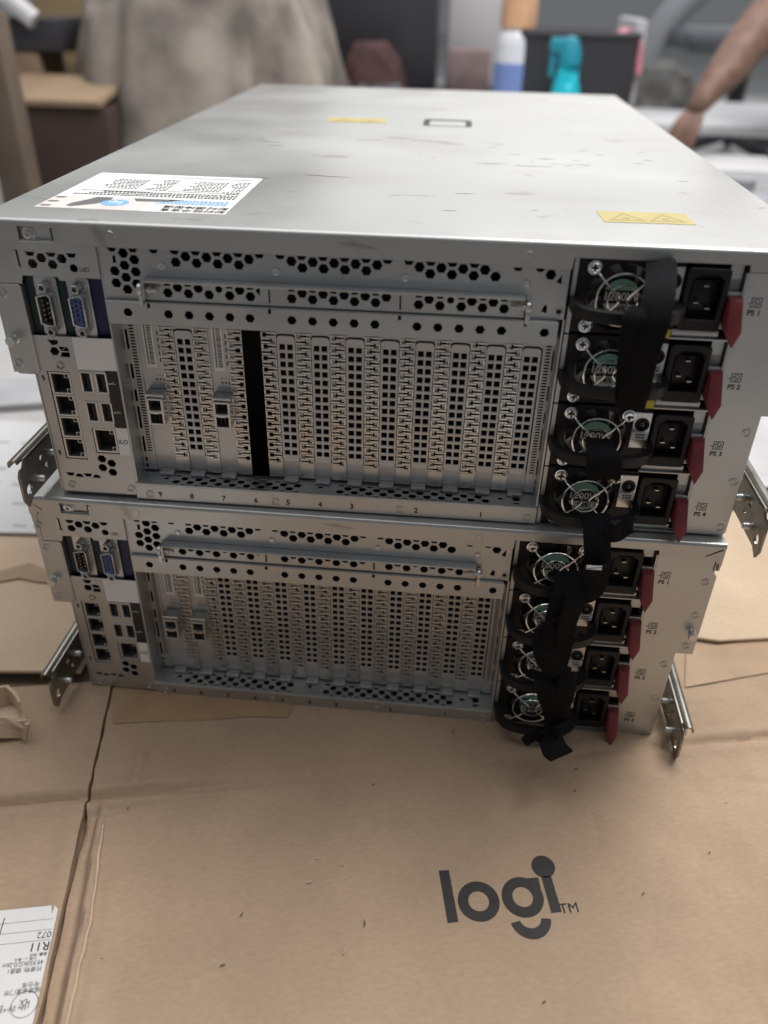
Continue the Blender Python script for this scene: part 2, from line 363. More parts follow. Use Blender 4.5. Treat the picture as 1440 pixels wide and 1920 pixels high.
    b = MB(); b.lathe((-204.2, 0, 93.6), (0, -1, 0), [(2.6, -.2), (2.4, .5), (1.6, .2), (1.5, -1.5), (0, -1.5)], 16); b.build('rivet', RAILM, ioo)
    for nm, x0, x1, m in (('serial_card', -216.5, -193.6, TEAL), ('video_card', -193.4, -168.3, BLUE)):
        b = MB(); b.box(x0, x1, 4, 5.5, 112.8, 150); b.build(nm, m, ioo)
    def dsub(name, x, core, pins, female):
        e = MB()
        e.plate(rrect(x-7.2, x+6.4, 111.5, 148.8, 2), [], 2.2, 1.4, .3)
        D = [(x-4.4, 121.6), (x+2.8, 120.0), (x+4.6, 121.6), (x+4.6, 138.4), (x+2.8, 140.0), (x-4.4, 138.4)]
        inn = [(x+(px-x)*.8, 130+(pz-130)*.92) for px, pz in D]
        e.plate(D, [inn[::-1]], -5.5, 7.5, .5)
        po = e.build(name, STEEL2, ioo)
        f = MB(); f.prism(inn, 0.8 if not female else -4.6, 2.3); f.build('core', core, po)
        g = MB()
        for k, (px, pz) in enumerate(pins):
            if female: g.cyl((px, -4.55, pz), (0, -1, 0), .95, .12, 10)
            else: g.cyl((px, 1, pz), (0, -1, 0), .5, 4.5, 8, .2)
        g.build('pins', DARK if female else GOLD, po)
        for z in (143.2, 116.6):
            h = MB(); h.plate(ngon(x, z, 3.0), [ngon(x, z, 1.5, 12)], -4.6, 6.6, .4); h.build('jack_nut', STEEL2, po)
    dsub('serial_port', -203.6, BLACKP, [(-205.2, 124+2.9*i) for i in range(5)]+[(-202.2, 125.4+2.9*i) for i in range(4)], False)
    dsub('video_port', -184.0, VGAB, [(-187+2.9*j, 124.2+2.8*i+(j % 2)*1.2) for i in range(5) for j in range(3)], True)
    # network ports
    def rj(x0, x1, z0, z1, led):
        e = MB()
        e.plate(rect(x0, x1, z0, z1), [rect(x0+1.4, x1-1.2, z0+1.2, z1-1.2)[::-1]], 0.6, 12, .15)
        po = e.build('network_port', STEEL2, ioo)
        f = MB(); f.box(x0+.5, x1-.5, 8, 12.4, z0+.5, z1-.5)
        f.box(x0+1.4, x0+2.6, 2, 8, z0+2.5, z1-2.5); f.build('socket', DARK, po)
        for k in led:
            g = MB(); g.plate(rect(x1-4.2, x1-1.3, k-1.5, k+1.5), [rect(x1-3.7, x1-1.8, k-1.0, k+1.0)[::-1]], 0.9, 1.2, .1); g.build('indicator', COVER, po)
    for k in range(4):
        z0 = 27.3+15.4*k; rj(-213.5, -199.7, z0, z0+15.1, (z0+2.4, z0+12.8))
    rj(-192, -177, 32.8, 50.4, (35.5, 48))
    for x in (-189.3, -179.7):
        for z in (83.1, 62.7):
            e = MB(); e.plate(rrect(x-3.9, x+3.9, z-7.4, z+7.4, .8), [rrect(x-2.7, x+2.7, z-6.2, z+6.2, .5)[::-1]], -0.8, 10, .4)
            po = e.build('usb_port', STEEL2, ioo)
            f = MB(); f.box(x-2.7, x+2.7, 8, 9, z-6.2, z+6.2); f.box(x-.6, x+1.6, 1.2, 8, z-5.4, z+5.4); f.build('tongue', BLACKP, po)
    b = MB(); b.box(-193.2, -168.4, -.25, 0, 91.8, 112.4); b.build('blank_label', WHITE, ioo)
    b = MB(); b.box(-176.2, -168.4, -.25, 0, 52.3, 91.6); bl = b.build('usb_label', BLKLAB, ioo)
    b = MB()
    for z in (83, 63):
        b.tube([(-174.6, -.3, z), (-170.4, -.3, z)], .22, 6); b.tube([(-173.6, -.3, z), (-172.6, -.3, z+1), (-171.6, -.3, z+1)], .2, 6); b.cyl((-174.6, -.25, z), (0, -1, 0), .6, .2, 10)
    b.build('usb_mark', HUBW, bl)
    b = MB(); b.box(-176.1, -168.6, -.25, 0, 32, 52.0); il = b.build('management_label', WHITE, ioo)
    b = MB(); b.text('iLO', -172.4, 42, 4.2, -.3, bold=.03); b.build('lettering', INK, il)
    b = MB(); b.text('UID', -176.8, 154.2, 3.4, -1.05, bold=.03)
    for x, z in ((-217, 84.5), (-217.4, 31)):
        b.tube([(x, -.1, z-2), (x, -.1, z+2)], .25, 5); b.tube([(x-1, -.1, z), (x+1, -.1, z+.9)], .25, 5); b.tube([(x-.8, -.1, z+1.6), (x+.8, -.1, z-1.2)], .25, 5)
    b.build('lettering', INK, ioo)

    # ears
    e = MB(); e.plate([(-234.6, 88), (-218.6, 88), (-218.4, 144), (-234.6, 144)], [], -1.2, 1.2, .3); e.box(-218.8, -217.6, -1.0, 6, 89.4, 143.2)
    e.plate([(-234.4, 144.6), (-230.7, 144.6), (-230.7, 166), (-234.4, 166)], [], -1.0, 1, .2)
    eo = e.build('mounting_ear', STEEL, root)
    for x, z in ((-229.6, 138.4), (-229.8, 94.2), (-230.8, 157.5)): put('rivet', RIVET, eo, (x, -1.2, z))
    put('peg', PEG, eo, (-228.6, -1.2, 110.5))

    # expansion bay: perforated face
    holes = []
    for x, z in ((-152.9, 164.6), (-146.9, 161.1), (-153.1, 157.6), (-159.4, 154.1), (-147, 154.1), (-153.3, 150.6), (-159.6, 147.1), (-147.4, 147.1), (-153.5, 143.6)): holes.append(hexa(x, z))
    holes += [half(-159.2, 167.7, 2.9), half(-147, 167.7, 2.9), half(-135, 167.7, 2.9), rect(-159.6, -157.8, 158.8, 163)]
    for k in range(5): holes.append(half(-122.9+12.15*k, 167.7))
    for k in range(4): holes += [hexa(-116.8+12.15*k, 164.2), hexa(-122.8+12.15*k, 160.7)]
    for k in range(6): holes.append(half(-62.4+12.1*k, 167.7))
    for k in range(5): holes.append(hexa(-56.1+12.1*k, 164.2))
    for k in range(4): holes.append(hexa(-50.0+12.1*k, 160.7))
    for k in range(4): holes += [half(10+12.1*k, 167.7), hexa(16+12.1*k, 164.2), hexa(22.1+12.1*k, 160.7)]
    holes += [half(70.3, 167, 2.9), half(82.5, 167, 2.9), hexa(88.5, 163.2), [(92, 159.3), (94.8, 163.4), (94.8, 158.2)][::-1], [(85.8, 142), (87.2, 146), (88.8, 145.6), (88.8, 141.2)][::-1], ngon(95.6, 142.8, 1.6, 12)]
    f = MB(); f.plate([(-167.2, 138), (-142.6, 138), (-142.6, 150.8), (76.6, 150.8), (76.6, 138), (99, 138), (99, 170), (-167.2, 170)], holes, 0, 1.0)
    f.box(98.6, 99.8, .2, 19, 2, 137.9)
    fo = f.build('perforated_panel', STEEL, root)
    for x, z in ((-131.1, 158.4), (-65.2, 158.1), (8.5, 158.0), (76.1, 157.8)): put('rivet', DIMPLE, fo, (x, 0, z))
    put('rivet', RIVET, fo, (95.6, 0, 142.8))
    # retainer bar with its own row of holes
    holes = []
    for k in (0, 1, 3): holes.append(hexa(-123.2+12.15*k, 146.6, 2.9))
    holes.append(ngon(-99.0, 146.6, 2.0, 14))
    for k in range(5): holes += [hexa(-129.3+12.15*k, 143.1, 2.9)]
    for k in (0, 1, 3, 4): holes.append(half(-129.3+12.15*k, 149.6, 2.8))
    holes.append([(-75, 144.2), (-77.6, 146.6), (-75, 149)])
    for k in range(5): holes += [hexa(-56.6+12.1*k, 143.1, 2.9), half(-56.6+12.1*k, 149.6, 2.8), hexa(-50.5+12.1*k, 146.6, 2.9)]
    for k in range(5):
        holes.append(hexa(16.4+12.1*k, 143.1, 2.9))
        if k != 1: holes.append(hexa(22.2+12.1*k, 146.6, 2.9) if k < 4 else half(64.6, 149.6, 2.8))
        if k < 4: holes.append(half(16.3+12.1*k, 149.6, 2.8))
    holes.append(ngon(34.4, 146.6, 2.0, 14))
    holes += [rect(-70.2, -69.3, 139.8, 147.8), rect(5.5, 6.4, 139.8, 147.8)]
    r = MB(); r.plate(rect(-142.4, 76.4, 138.2, 150.4), holes, -1.0, 1.0)
    r.box(-141.2, 75.8, -8.0, -0.2, 150.6, 151.9, .5)
    r.box(-142.2, -140.8, -7.5, -0.3, 140.5, 150.6)
    ro = r.build('retainer_bar', STEEL, root)
    for s, x in ((-1, -144), (1, 78)):
        b = MB(); ax = (s, 0, 0)
        b.cyl((x-s*10, -4.5, 145.6), ax, 1.3, 9, 12); b.lathe((x-s*1.5, -4.5, 145.6), ax, [(0, 0), (3.4, 0), (3.9, .6), (3.9, 2.2), (3.2, 3.0), (1.4, 3.3), (0, 3.0)], 20); b.lathe((x-s*6.5, -4.5, 145.6), ax, [(1.3, 0), (2.3, .2), (2.3, 1.4), (1.3, 1.6)], 16)
        b.box(x-1.2, x+1.0, -6, 0, 136.5, 142); b.build('thumbscrew', STEEL2, ro)
    # hexagon band
    holes = [hexa(x, 130.9, 2.75) for x in (-154.2, -129.9, -117.6, -105.4, -93.3, -81.4, -56.7, -44.6, -32.5, -20.3, -8.2, 16.1, 28.1, 40.3, 52.3, 64.5, 88.8)]
    holes += [rect(x-.9, x+.9, 134.6, 138.2) for x in (-141.3, -69.7, 5.9, 77.6)]
    bnd = MB()
    bnd.plate(rect(-167, 96.2, 123.6, 137.4), [hh if len(hh) == 6 else rect(hh[0][0], hh[1][0], 134.3, 136.8) for hh in holes], -3.0, 1.0, .2)
    bnd.box(-166.5, 95.6, -2.6, 0.6, 136.9, 137.9, .3); bnd.box(-165.5, 95.6, -2.0, 20, 123.4, 124.4)
    bnd.build('hexagon_band', STEEL, root)

    # perforated tray with numbers
    t = MB()
    t.plate([(-169.4, -1), (100, -1), (100, 10.9), (-169.4, 10.9)], [], -1.2, 1.1, .5)
    hp = []
    def row(x0, n):
        for k in range(n):
            x = x0+4.85*k; y = 4.4 if k % 2 == 0 else 8.9
            hp.append([(x+2.75*math.cos(a), y+2.75*math.sin(a)) for a in [math.pi*i/3 for i in range(6)]])
            if k % 2 == 0: hp.append([(x-2.7, 13.4), (x-1.3, 11.2), (x+1.3, 11.2), (x+2.7, 13.4)])
            else: hp.append([(x-1.3, 2.2), (x-2.2, .8), (x+2.2, .8), (x+1.3, 2.2)])
    row(-142.6, 18); row(-30.8, 21)
    hp += [ngon(-150.2, 8, 1.7, 14), ngon(-44.5, 8.6, 1.7, 14), ngon(76, 8.6, 1.7, 14), hexa(86.5, 9, 3.0), half(86.5, 4.6, 2.8)]
    t.plate(rect(-169.2, 99.6, -.9, 18.5), hp, 11.4, 1.0, .15, 'XY')
    to = t.build('perforated_tray', STEEL, root)
    for x in (-159.8, -73.6, 9.8, 93.6): put('rivet', RIVET, to, (x, -1.3, 3.6))
    for n_, x in (('9', -152.6), ('8', -130.8), ('7', -108.9), ('6', -86.9), ('5', -65.1), ('4', -43.4), ('3', -22.2), ('2', 20.7), ('1', 63.5)):
        b = MB(); b.text(n_, x, 3.7, 5.4, -1.28, bold=.14); b.build('slot_number', SLOTINK, to)

    # contact strips between the slots
    def contact(seed):
        q = MB(); rr = random.Random(seed); hl = []
        n = 24; p_ = 92/n
        q.plate(rect(-4.75, 4.75, 13, 26-p_/2-.04), [], 16.2, .7, .05)
        for k in range(n):
            z = 26+k*p_; w = rr.uniform(3.7, 4.6); sg = 1 if k % 2 else -1
            h_ = [(-4.4, z-.58), (w-3.2, z-.58), (w-3.2, z-1.35), (w-.5, z-1.35), (w-.5, z+1.35), (w-3.2, z+1.35), (w-3.2, z+.58), (-4.4, z+.58)]
            if sg > 0: h_ = [(-x, y) for x, y in h_[::-1]]
            q.plate(rect(-4.75, 4.75, z-p_/2+.12, z+p_/2-.12), [h_], 16.2-.25*(k % 2), .7, .1)
        q.box(-4.6, 4.6, 16.95, 17.2, 13, 120.5) if False else None
        return q.mesh('contact_strip', SPRING)
    variants = [contact(s) for s in range(4)]
    slots = [-151+21.5*k for k in range(12)]
    for k in range(11): put('contact_strip', variants[k % 4], root, (slots[k]+10.75, 0, 0))
    q = MB(); hl = []
    for k in range(46): hl.append(rect(-1.4, 1.6, 27+2*k, 27.9+2*k))
    for k, (z0, z1) in enumerate(((14, 17), (19, 22), (26, 38), (44, 60), (64, 72), (80, 90), (100, 113))): hl.append(rect(-4.4, -2.8, z0, z1))
    q.plate(rect(-5.4, 3.2, 12.5, 121), hl, 16.4, .8, .12)
    em = q.mesh('edge_strip', COVER)
    put('edge_strip', em, root, (-162.2, 0, 0)); e2 = put('edge_strip', em, root, (96, 0, 0)); e2.scale.x = -1; e2.location.x = .0962-.0010
    return root, slots

def cover_mesh():
    q = MB(); hl = []
    for k in range(14):
        z = 32.3+5.72*k
        hl += [rect(-4.05, -.8, z-1.65, z+1.65), rect(.8, 4.05, z-1.65, z+1.65)]
    q.plate(rect(-9.0, 9.0, 12.4, 120), [rrect(-6.25, 6.25, 25.1, 114.5, 2.8)[::-1]], 17.4, .8, .15)
    q.plate(rrect(-5.8, 5.8, 25.5, 114.1, 2.5), hl, 15.9, 1.2, .4)
    q.box(-5, 5, 10.6, 17.2, 11.9, 14.5, .9)
    return q.mesh('slot_cover', COVER)
def card_parts(root, x, sfp_dx, lab_dx):
    q = MB(); q.plate(rect(-10, 10, 12.4, 120), [rect(-3.6+sfp_dx, 4.6+sfp_dx, 53.5, 69.5)], 17.2, .9, .15); q.box(-5, 5, 10.6, 17.2, 11.9, 14.5, .9)
    for k in range(12):
        z = 80-3.3*k
        if abs(z-61) > 10: q.box(-9.6, -6.6, 16.9, 17.3, z, z+.7)
    co = q.build('network_card', COVER, root, loc=(x, 0, 0))
    s = sfp_dx
    e = MB(); e.plate(rrect(-5+s, 6+s, 52, 71, 1), [rect(-3.4+s, 4.4+s, 53.4, 60.4)[::-1], rect(-3.4+s, 4.4+s, 62.6, 69.6)[::-1]], 6.5, 11, .3)
    e.box(-5.6+s, 6.6+s, 8, 16.8, 71.2, 73.6, .4); e.box(-5.9+s, -5.1+s, 9, 17, 52.5, 71)
    e.box(-2+s, 3+s, 5.8, 8, 60.6, 62.4)
    so = e.build('transceiver', STEEL2, co)
    g = MB(); g.box(-3.6+s, 4.6+s, 13.5, 14.5, 53, 70); g.box(-1.5+s, -.2+s, 8.5, 13, 54.5, 59); g.box(1.2+s, 2.6+s, 8.5, 13, 54.5, 59); g.build('socket', DARK, so)
    b = MB(); b.box(-3.3+lab_dx, 3.3+lab_dx, 16.9, 17.15, 88, 119.5); lo = b.build('barcode_label', WHITE, co)
    b = MB(); rr = random.Random(int(x*7)); z = 90.5
    while z < 117.5:
        w = rr.uniform(.25, .7); b.box(-.6+lab_dx, 2.2+lab_dx, 16.8, 16.92, z, z+w); z += w+rr.uniform(.3, .6)
    z = 90.5
    while z < 117.5:
        w = rr.uniform(.6, 1.1); b.box(-2.4+lab_dx, -1.3+lab_dx, 16.8, 16.92, z, z+w); z += w+.45
    b.build('barcode', INK, lo)
    b = MB()
    for k in range(3):
        b.cyl((2.5+2.4*k-2, 17.15, 80), (0, -1, 0), .65, .15, 8); b.cyl((2.5+2.4*k-2, 17.15, 83), (0, -1, 0), .4, .15, 6)
    for k in range(5): b.box(4.4, 5.2, 17.1, 17.25, 92+4.5*k, 94.6+4.5*k)
    b.build('card_marks', INK, co)

def side_panel(root):
    b = MB(); b.plate([(194, -.6), (219, -.6), (221.4, .2), (222.5, 2), (222.5, 85.4), (234, 85.4), (234.3, 86.5), (234.3, 155), (230.5, 160), (230.5, 169.6), (193.4, 169.6), (193.4, 24), (194, 22)], [], -1.0, 1.0, .3)
    b.box(192.6, 193.6, -.8, 24, 2, 169)
    po = b.build('side_panel', STEEL, root)
    for x, z in ((216.9, 74.1), (217.4, 39.8), (218.2, 5.4), (228, 150), (228, 121), (228, 93)): put('rivet', RIVET, po, (x, -1.0, z))
    put('peg', PEG, po, (228.4, -1.0, 106.5))
    for k in range(4):
        z = 147.9-44.3*k; x = 201.4+.5*k; q = MB(); q.text('PS %d' % (k+1), x, z-.5, 4.3, -1.05, bold=.13)
        zz = z+5.4; q.plate(rect(x-3, x+3, zz-2.8, zz+2.8), [rect(x-2.55, x+2.55, zz-2.35, zz+2.35)[::-1]], -1.1, .12, .01)
        q.plate(ngon(x, zz, 2.0, 16), [ngon(x, zz, 1.6, 16)[::-1]], -1.1, .12, .01)
        q.tube([(x-4.6, -1.05, zz-.6), (x-3, -1.05, zz-.6)], .22, 4); q.tube([(x-1.2, -1.05, zz+.2), (x-.4, -1.05, zz+.9), (x-.1, -1.05, zz-.8), (x+.5, -1.05, zz-.8), (x+1.2, -1.05, zz+.2)], .22, 4)
        q.build('power_mark', INK, po)

def make_psu(root):
    p = MB()
    p.box(100.6, 103, .5, 50, -21.4, 21.2); p.box(103, 159, 10.5, 12, -21, 21)
    p.plate(rect(100.8, 110.4, -20.8, -3), [], 2, 1, .3); p.plate([(101, 4), (107, 4), (110, 8), (110, 20.4), (101, 20.4)], [], 2, 1, .3)
    p.plate(rect(103, 110, -20.6, -12), [], 1.8, 1, .3)
    p.box(158.5, 191.8, -1.2, 20, -21.6, -20.4, .3); p.box(160, 186, .6, 14, -20.3, -16.2, .3)
    p.plate(rect(184.6, 191.8, -16, 21), [rect(184.9, 191.5, 5.4, 12.5)], 3, 1, .2)
    po = p.build('power_supply', STEEL, root)
    b = MB(); b.plate(rect(103.2, 160.5, -21, 21.2), [ngon(128.8, 0, 19, 40)], 1.2, 9, .3)
    b.box(159.5, 192, 9, 10, -21, 21); b.build('housing', BLACKP, po)
    f = MB(); f.cyl((128.8, 9, 0), (0, -1, 0), 9.8, 6.5, 32, .6)
    for k in range(7):
        a = 2*math.pi*k/7; pts = []
        for r_, da, y in ((9.2, 0, 4.0), (13.5, .14, 4.4), (18, .32, 5.0)): pts.append(((128.8+r_*math.cos(a+da), y, r_*math.sin(a+da)), (128.8+r_*math.cos(a+da+.55), y+3.5, r_*math.sin(a+da+.55))))
        for (A, B), (C, D) in zip(pts, pts[1:]): f.bm.faces.new([f._v(v) for v in (A, B, D, C)])
    fo = f.build('fan', BLACKP, po)
    def disc(z0, z1, r_, m, nm, y):
        g = MB(); pl = [(128.8+r_*math.cos(t), r_*math.sin(t)) for t in [2*math.pi*i/48 for i in range(48)]]
        pl = [(x, z) for x, z in pl if z0-.7 <= z <= z1+.7]; pl.sort(key=lambda q: math.atan2(q[1]-(z0+z1)/2, q[0]-128.8)); g.plate(pl, [], y, .3, .05); g.build(nm, m, fo)
    disc(4.2, 11, 10.2, HUB, 'hub_label', 2.1); disc(-11, -4.2, 10.2, HUBG, 'hub_label', 2.1)
    g = MB(); g.text('1200W', 128.8, .1, 6.6, 2.0, bold=.12); g.build('lettering', HUBW, fo)
    g = MB(); g.text('94%', 128.8, -6.6, 4.6, 1.7, bold=.08); g.build('lettering', INK, fo)
    # wire guard
    w = MB()
    for R_ in (14.6, 8.2): w.tube([(128.8+R_*math.cos(2*math.pi*i/36), -3.2, R_*math.sin(2*math.pi*i/36)) for i in range(36)], .62, 7, True)
    for sx, sz in ((-1, 1), (1, 1), (-1, -1), (1, -1)):
        w.tube(spline([(128.8+sx*15.6, -1.2, sz*14.8), (128.8+sx*13.4, -3.0, sz*12.4), (128.8+sx*8, -4.0, sz*7.2), (128.8+sx*3.6, -4.0, sz*3.0), (128.8+sx*2.2, -4.0, sz*.6)]), .62, 7)
    w.build('fan_guard', CHROME, po)
    for sx, sz in ((-1, 1), (1, 1), (-1, -1), (1, -1)):
        put('screw', SCREW, po, (128.8+sx*17.2, -.8 if sz > 0 else .4, sz*16.6))
    # pull handle: a D of black plastic standing out under the fan
    h = MB(); path = spline([(103, 2, -3), (103, -7, -3.2), (104.5, -15, -3.6), (109, -22, -3.8), (118, -26, -4), (130, -27.2, -4), (143, -26.4, -4), (153, -22.5, -3.8), (158.5, -16, -3.6), (160.2, -8, -3.2), (160.2, 2, -3)], 5)
    path = [Vector((p_.x, p_.y*.8 if p_.y < 0 else p_.y, p_.z)) for p_ in path]
    h.sweep(path, 4.8, 6.4, sides=[((p_.x-131), (p_.y+4)*1.2, 0) for p_ in path])
    h.build('handle', BLACKP, po)
    # status lamp
    l = MB(); l.plate(rect(149.4, 160, -5, 19), [ngon(154.8, 11, 3.9, 20)], -.6, 1.6, .3); l.build('lamp_plate', STEEL2, po)
    l = MB(); l.lathe((154.8, 2, 11), (0, -1, 0), [(4.4, 0), (4.4, 3.2), (3.0, 3.3), (2.8, 1.2), (0, 1.0)], 20); l.build('lamp_ring', BLACKP, po)
    l = MB(); l.lathe((154.8, 1, 11), (0, -1, 0), [(1.9, 0), (1.9, 2.0), (1.2, 2.9), (0, 3.2)], 16); l.build('lamp', BULB, po)
    l = MB(); l.box(150, 159.4, -.85, -.6, 1.2, 5.8); lo = l.build('lamp_label', WHITE, po)
    l = MB(); l.text('PS1', 154.7, 4.3, 2.2, -.9); l.box(152.4, 157, -.98, -.84, 2.0, 3.0); 
    l.bm.free(); l = MB()
    for k in range(4): l.box(152+1.5*k, 153+1.5*k, -.95, -.84, 3.7, 5.0)
    for k in range(3): l.box(152.4+1.8*k, 153.8+1.8*k, -.95, -.84, 2.0, 3.1)
    l.build('marks', INK, po)
    # mains inlet
    i = MB(); i.plate(rrect(161, 184.2, -15.6, 19.4, 2.2), [[(164.5, -9), (181, -9), (181, 13), (177, 16), (168.5, 16), (164.5, 13)][::-1]], -3.2, 9, .5)
    i.box(161.5, 184, 5.5, 7, -15, 19)
    i.box(166.5, 179, 3.0, 5.6, -6.5, 11.5, .6)
    io = i.build('mains_inlet', BLACKP, po)
    i = MB()
    for x, z in ((173, 9), (169.4, -.5), (176.2, -3.5)): i.box(x-1.3, x+1.3, -.2, 4, z-.35, z+.35)
    i.build('pins', GOLD, io)
    # latch lever
    v = MB(); v.box(185.4, 193, .2, 3, 1, 6.4, .3); v.build('latch_plate', STEEL2, po)
    v = MB()
    A = [(184.9, 1.5, 4), (194.4, 1.5, 4.6), (195.0, 1.5, -12), (188.6, 1.5, -17), (185.0, 1.5, -10)]
    B = [(185.4, -6.0, 4.5), (191.6, -8.5, 4.0), (193.4, -13.5, -12), (189.4, -16, -20.5), (185.8, -12, -14)]
    va, vb = [v._v(p_) for p_ in A], [v._v(p_) for p_ in B]; v.bm.faces.new(va); v.bm.faces.new(vb[::-1])
    for k in range(5): v.bm.faces.new((va[k], vb[k], vb[(k+1) % 5], va[(k+1) % 5]))
    bmesh.ops.recalc_face_normals(v.bm, faces=v.bm.faces); bmesh.ops.bevel(v.bm, geom=list(v.bm.edges), offset=.7, segments=2, profile=.5, affect='EDGES')
    v.build('latch', RED, po)
    y = MB(); y.box(153.8, 158.6, -3, -2.2, -20.5, -15.5); y.build('tag', YEL, po)
    return po

def rail_parts(root):
    for s in (-1, 1):
        r = MB(); X = 236.2
        prof = [(-24, 9), (-30, 4), (-24, 10), ]
        # blade with holes, seen from the side: y forward is negative
        out = [(-33, 10), (-29, 3.5), (-22, 7.5), (640, 7.5), (640, 36), (-22, 36), (-26, 31.5), (-30, 31.5), (-32.5, 28)]
        hl = [ngon(-24.5, 14.5, 3.6, 18), ngon(3, 18, 2.0, 14), ngon(-2, 26, 2.2, 14), ngon(24, 30, 2.4, 14), ngon(60, 26, 2.4, 14)]
        r.plate(out, [h[::-1] for h in hl], X, 1.8, .3, 'YZ')
        lip = []
        for a in range(0, 181, 20):
            t_ = math.radians(a); lip.append((X+s*0+3.5-3.5*math.cos(t_), 36+3.0*math.sin(t_)))
        lo_ = [(x-0.9 if False else X+(x-X)*.62+.9, 36+(z-36)*.6) for x, z in lip[::-1]]
        r.prism(lip+[(X+7, 33.5), (X+6, 33.5)]+lo_, -30, 640, 'XZ')
        r.prism([(X-.9, 35), (X+.9, 35), (X+.9, 37), (X-.9, 37)], -24, 640, 'XZ')
        if s < 0: r.xf(Matrix.Diagonal((-1, 1, 1, 1)))
        ro = r.build('rail', RAILM, root)
        for y, z in ((-12, 16), (10, 24), (44, 20)):
            b = MB(); b.lathe((s*X, y, z), (s, 0, 0), [(4.2, -1), (4.2, 1.6), (2.7, 2.0), (2.7, 6.5), (3.6, 7.0), (3.6, 8.6), (3.0, 9.4), (1.4, 9.4), (1.3, 8.5), (0, 8.5)], 16)
            b.lathe((s*X, y, z), (-s, 0, 0), [(2.6, 0), (2.6, 1.2), (2.2, 5.5), (1.6, 6.2), (0, 6.2)], 14); b.build('stud', STEEL2, ro)

def lid_stickers(root):
    lido = [c for c in root.children if c.name.startswith('lid')][0]
    b = MB(); b.box(-213.5, -99.5, 26.5, 132, 181.62, 181.8); lo = b.build('support_label', PAPER, lido)
    b = MB(); b.box(-213.2, -150, 27, 58, 181.8, 181.86); b.build('picture_strip', PAPERP, lo)
    b = MB(); R180 = math.pi
    b.prism([(-197, 33), (-193, 31), (-181, 40), (-176, 50), (-177, 57.6), (-187, 57.6), (-190, 50), (-196, 40)], 181.86, 181.95, 'XY'); b.prism([(-164, 57.6), (-150.4, 57.6), (-133, 57.8), (-140, 52), (-160, 50)], 181.86, 181.95, 'XY')
    for z in (30, 41, 52): b.prism([(-212, z), (-206, z), (-205.5, z+3.5), (-211.6, z+3.5)], 181.86, 181.95, 'XY')
    b.build('print', GREYINK, lo)
    b = MB(); b.prism(ngon(-171, 44, 8.2, 32), 181.88, 182, 'XY'); bo = b.build('blue_emblem', PAPERB, lo)
    b = MB(); b.text('hp', -171, 44.4, 9, 182.05, plane='XY', rot=R180); b.build('print', WHITE, bo)
    b = MB(); b.text('即时保持您通', -120, 40, 6.6, 181.9, plane='XY', rot=R180, bold=.06); b.text('即时技术支言', -120, 32.2, 6.6, 181.9, plane='XY', rot=R180, bold=.06); 
    rr = random.Random(5)
    for k in range(3):
        y = 64+4.4*k; x = -103
        while x > -205+k*8: 
            w = rr.uniform(1.2, 2.0); b.box(x-w, x, y, y+2.4, 181.85, 181.95); x -= w+rr.uniform(.5, 1.0)
    for x0, x1, y0, n in ((-196, -172, 84, 7), (-166, -152, 82, 8), (-143, -118, 84, 7), (-115, -104, 78, 9)):
        for k in range(n):
            x = x1; y = y0+4.4*k
            while x > x0+rr.uniform(0, 6): 
                w = rr.uniform(1.0, 2.2); b.box(x-w, x, y, y+1.7, 181.85, 181.95); x -= w+rr.uniform(.5, 1.2)
    for y, x0, x1 in ((76, -205, -160), (80, -150, -104), (123, -160, -104)): b.box(x0, x1, y, y+.5, 181.85, 181.95)
    b.build('print', INK, lo)
    b = MB()
    for k in range(3):
        y = 46.5+4.0*k; x = -104
        while x > -147+k*4:
            w = rr.uniform(1.4, 2.4); b.box(x-w, x, y, y+2.6, 181.85, 181.95); x -= w+rr.uniform(.4, .8)
    b.build('print', PAPERB, lo)
    for x0, y0, w, h, a in ((121, 47, 53.5, 28, .035), (-97, 419, 58, 32, .02)):
        b = MB(); b.plate(rect(0, w, 0, h), [], .22, .2, .02, 'XY'); M = Matrix.Translation((x0, y0, 181.6)) @ Matrix.Rotation(a, 4, 'Z'); b.xf(M); wo = b.build('warning_label', WARN, lido)
        for cx in (w*.28, w*.72):
            b = MB()
            b.plate([(cx-11, 5), (cx+11, 5), (cx, 23)], [[(cx-8.6, 6.5), (cx+8.6, 6.5), (cx, 20.6)]], .32, .1, .01, 'XY')
            b.plate(ngon(cx, 11, 2.4, 10), [], .32, .1, .01, 'XY')
            b.xf(M); b.build('warning_triangle', WARNI, wo)
    b = MB(); b.plate(rrect(-2, 46, 414, 462, 5), [rrect(6, 38, 408, 452, 4)] if False else [rrect(4, 40, 417, 453, 4)[::-1]], 181.75, .3, .05, 'XY'); b.build('lid_catch', BLACKP, lido)
    # scuffs
    b = MB(); rr = random.Random(11)
    for x, y, L in ((-22, 332, 26), (2, 322, 22), (18, 318, 26), (-40, 318, 20), (-52, 312, 10), (28, 308, 22), (62, 300, 10), (68, 316, 12), (-58, 150, 34), (128, 250, 8), (104, 252, 18), (140, 300, 8), (150, 280, 8), (176, 246, 10), (60, 222, 24), (92, 218, 30), (118, 224, 6), (186, 262, 8), (188, 300, 7), (-158, 292, 8), (-128, 288, 22), (-118, 270, 14), (30, 60, 10), (82, 70, 5), (196, 180, 8), (40, 110, 14), (4, 250, 3), (15, 238, 3)):
        n = 7; top, bot = [], []
        a = rr.uniform(-.12, .12)
        for i in range(n):
            t_ = i/(n-1); w = (.5+L*.02)*math.sin(math.pi*min(max(t_, .04), .96))*rr.uniform(.4, 1.2)
            cx_, cy_ = x+(t_-.5)*L, y+a*(t_-.5)*L+rr.uniform(-.8, .8); top.append((cx_, cy_+w)); bot.append((cx_, cy_-w))
        b.prism(top+bot[::-1], 181.6, 181.66, 'XY')
    b.build('scuff_marks', SCUFF, lido)

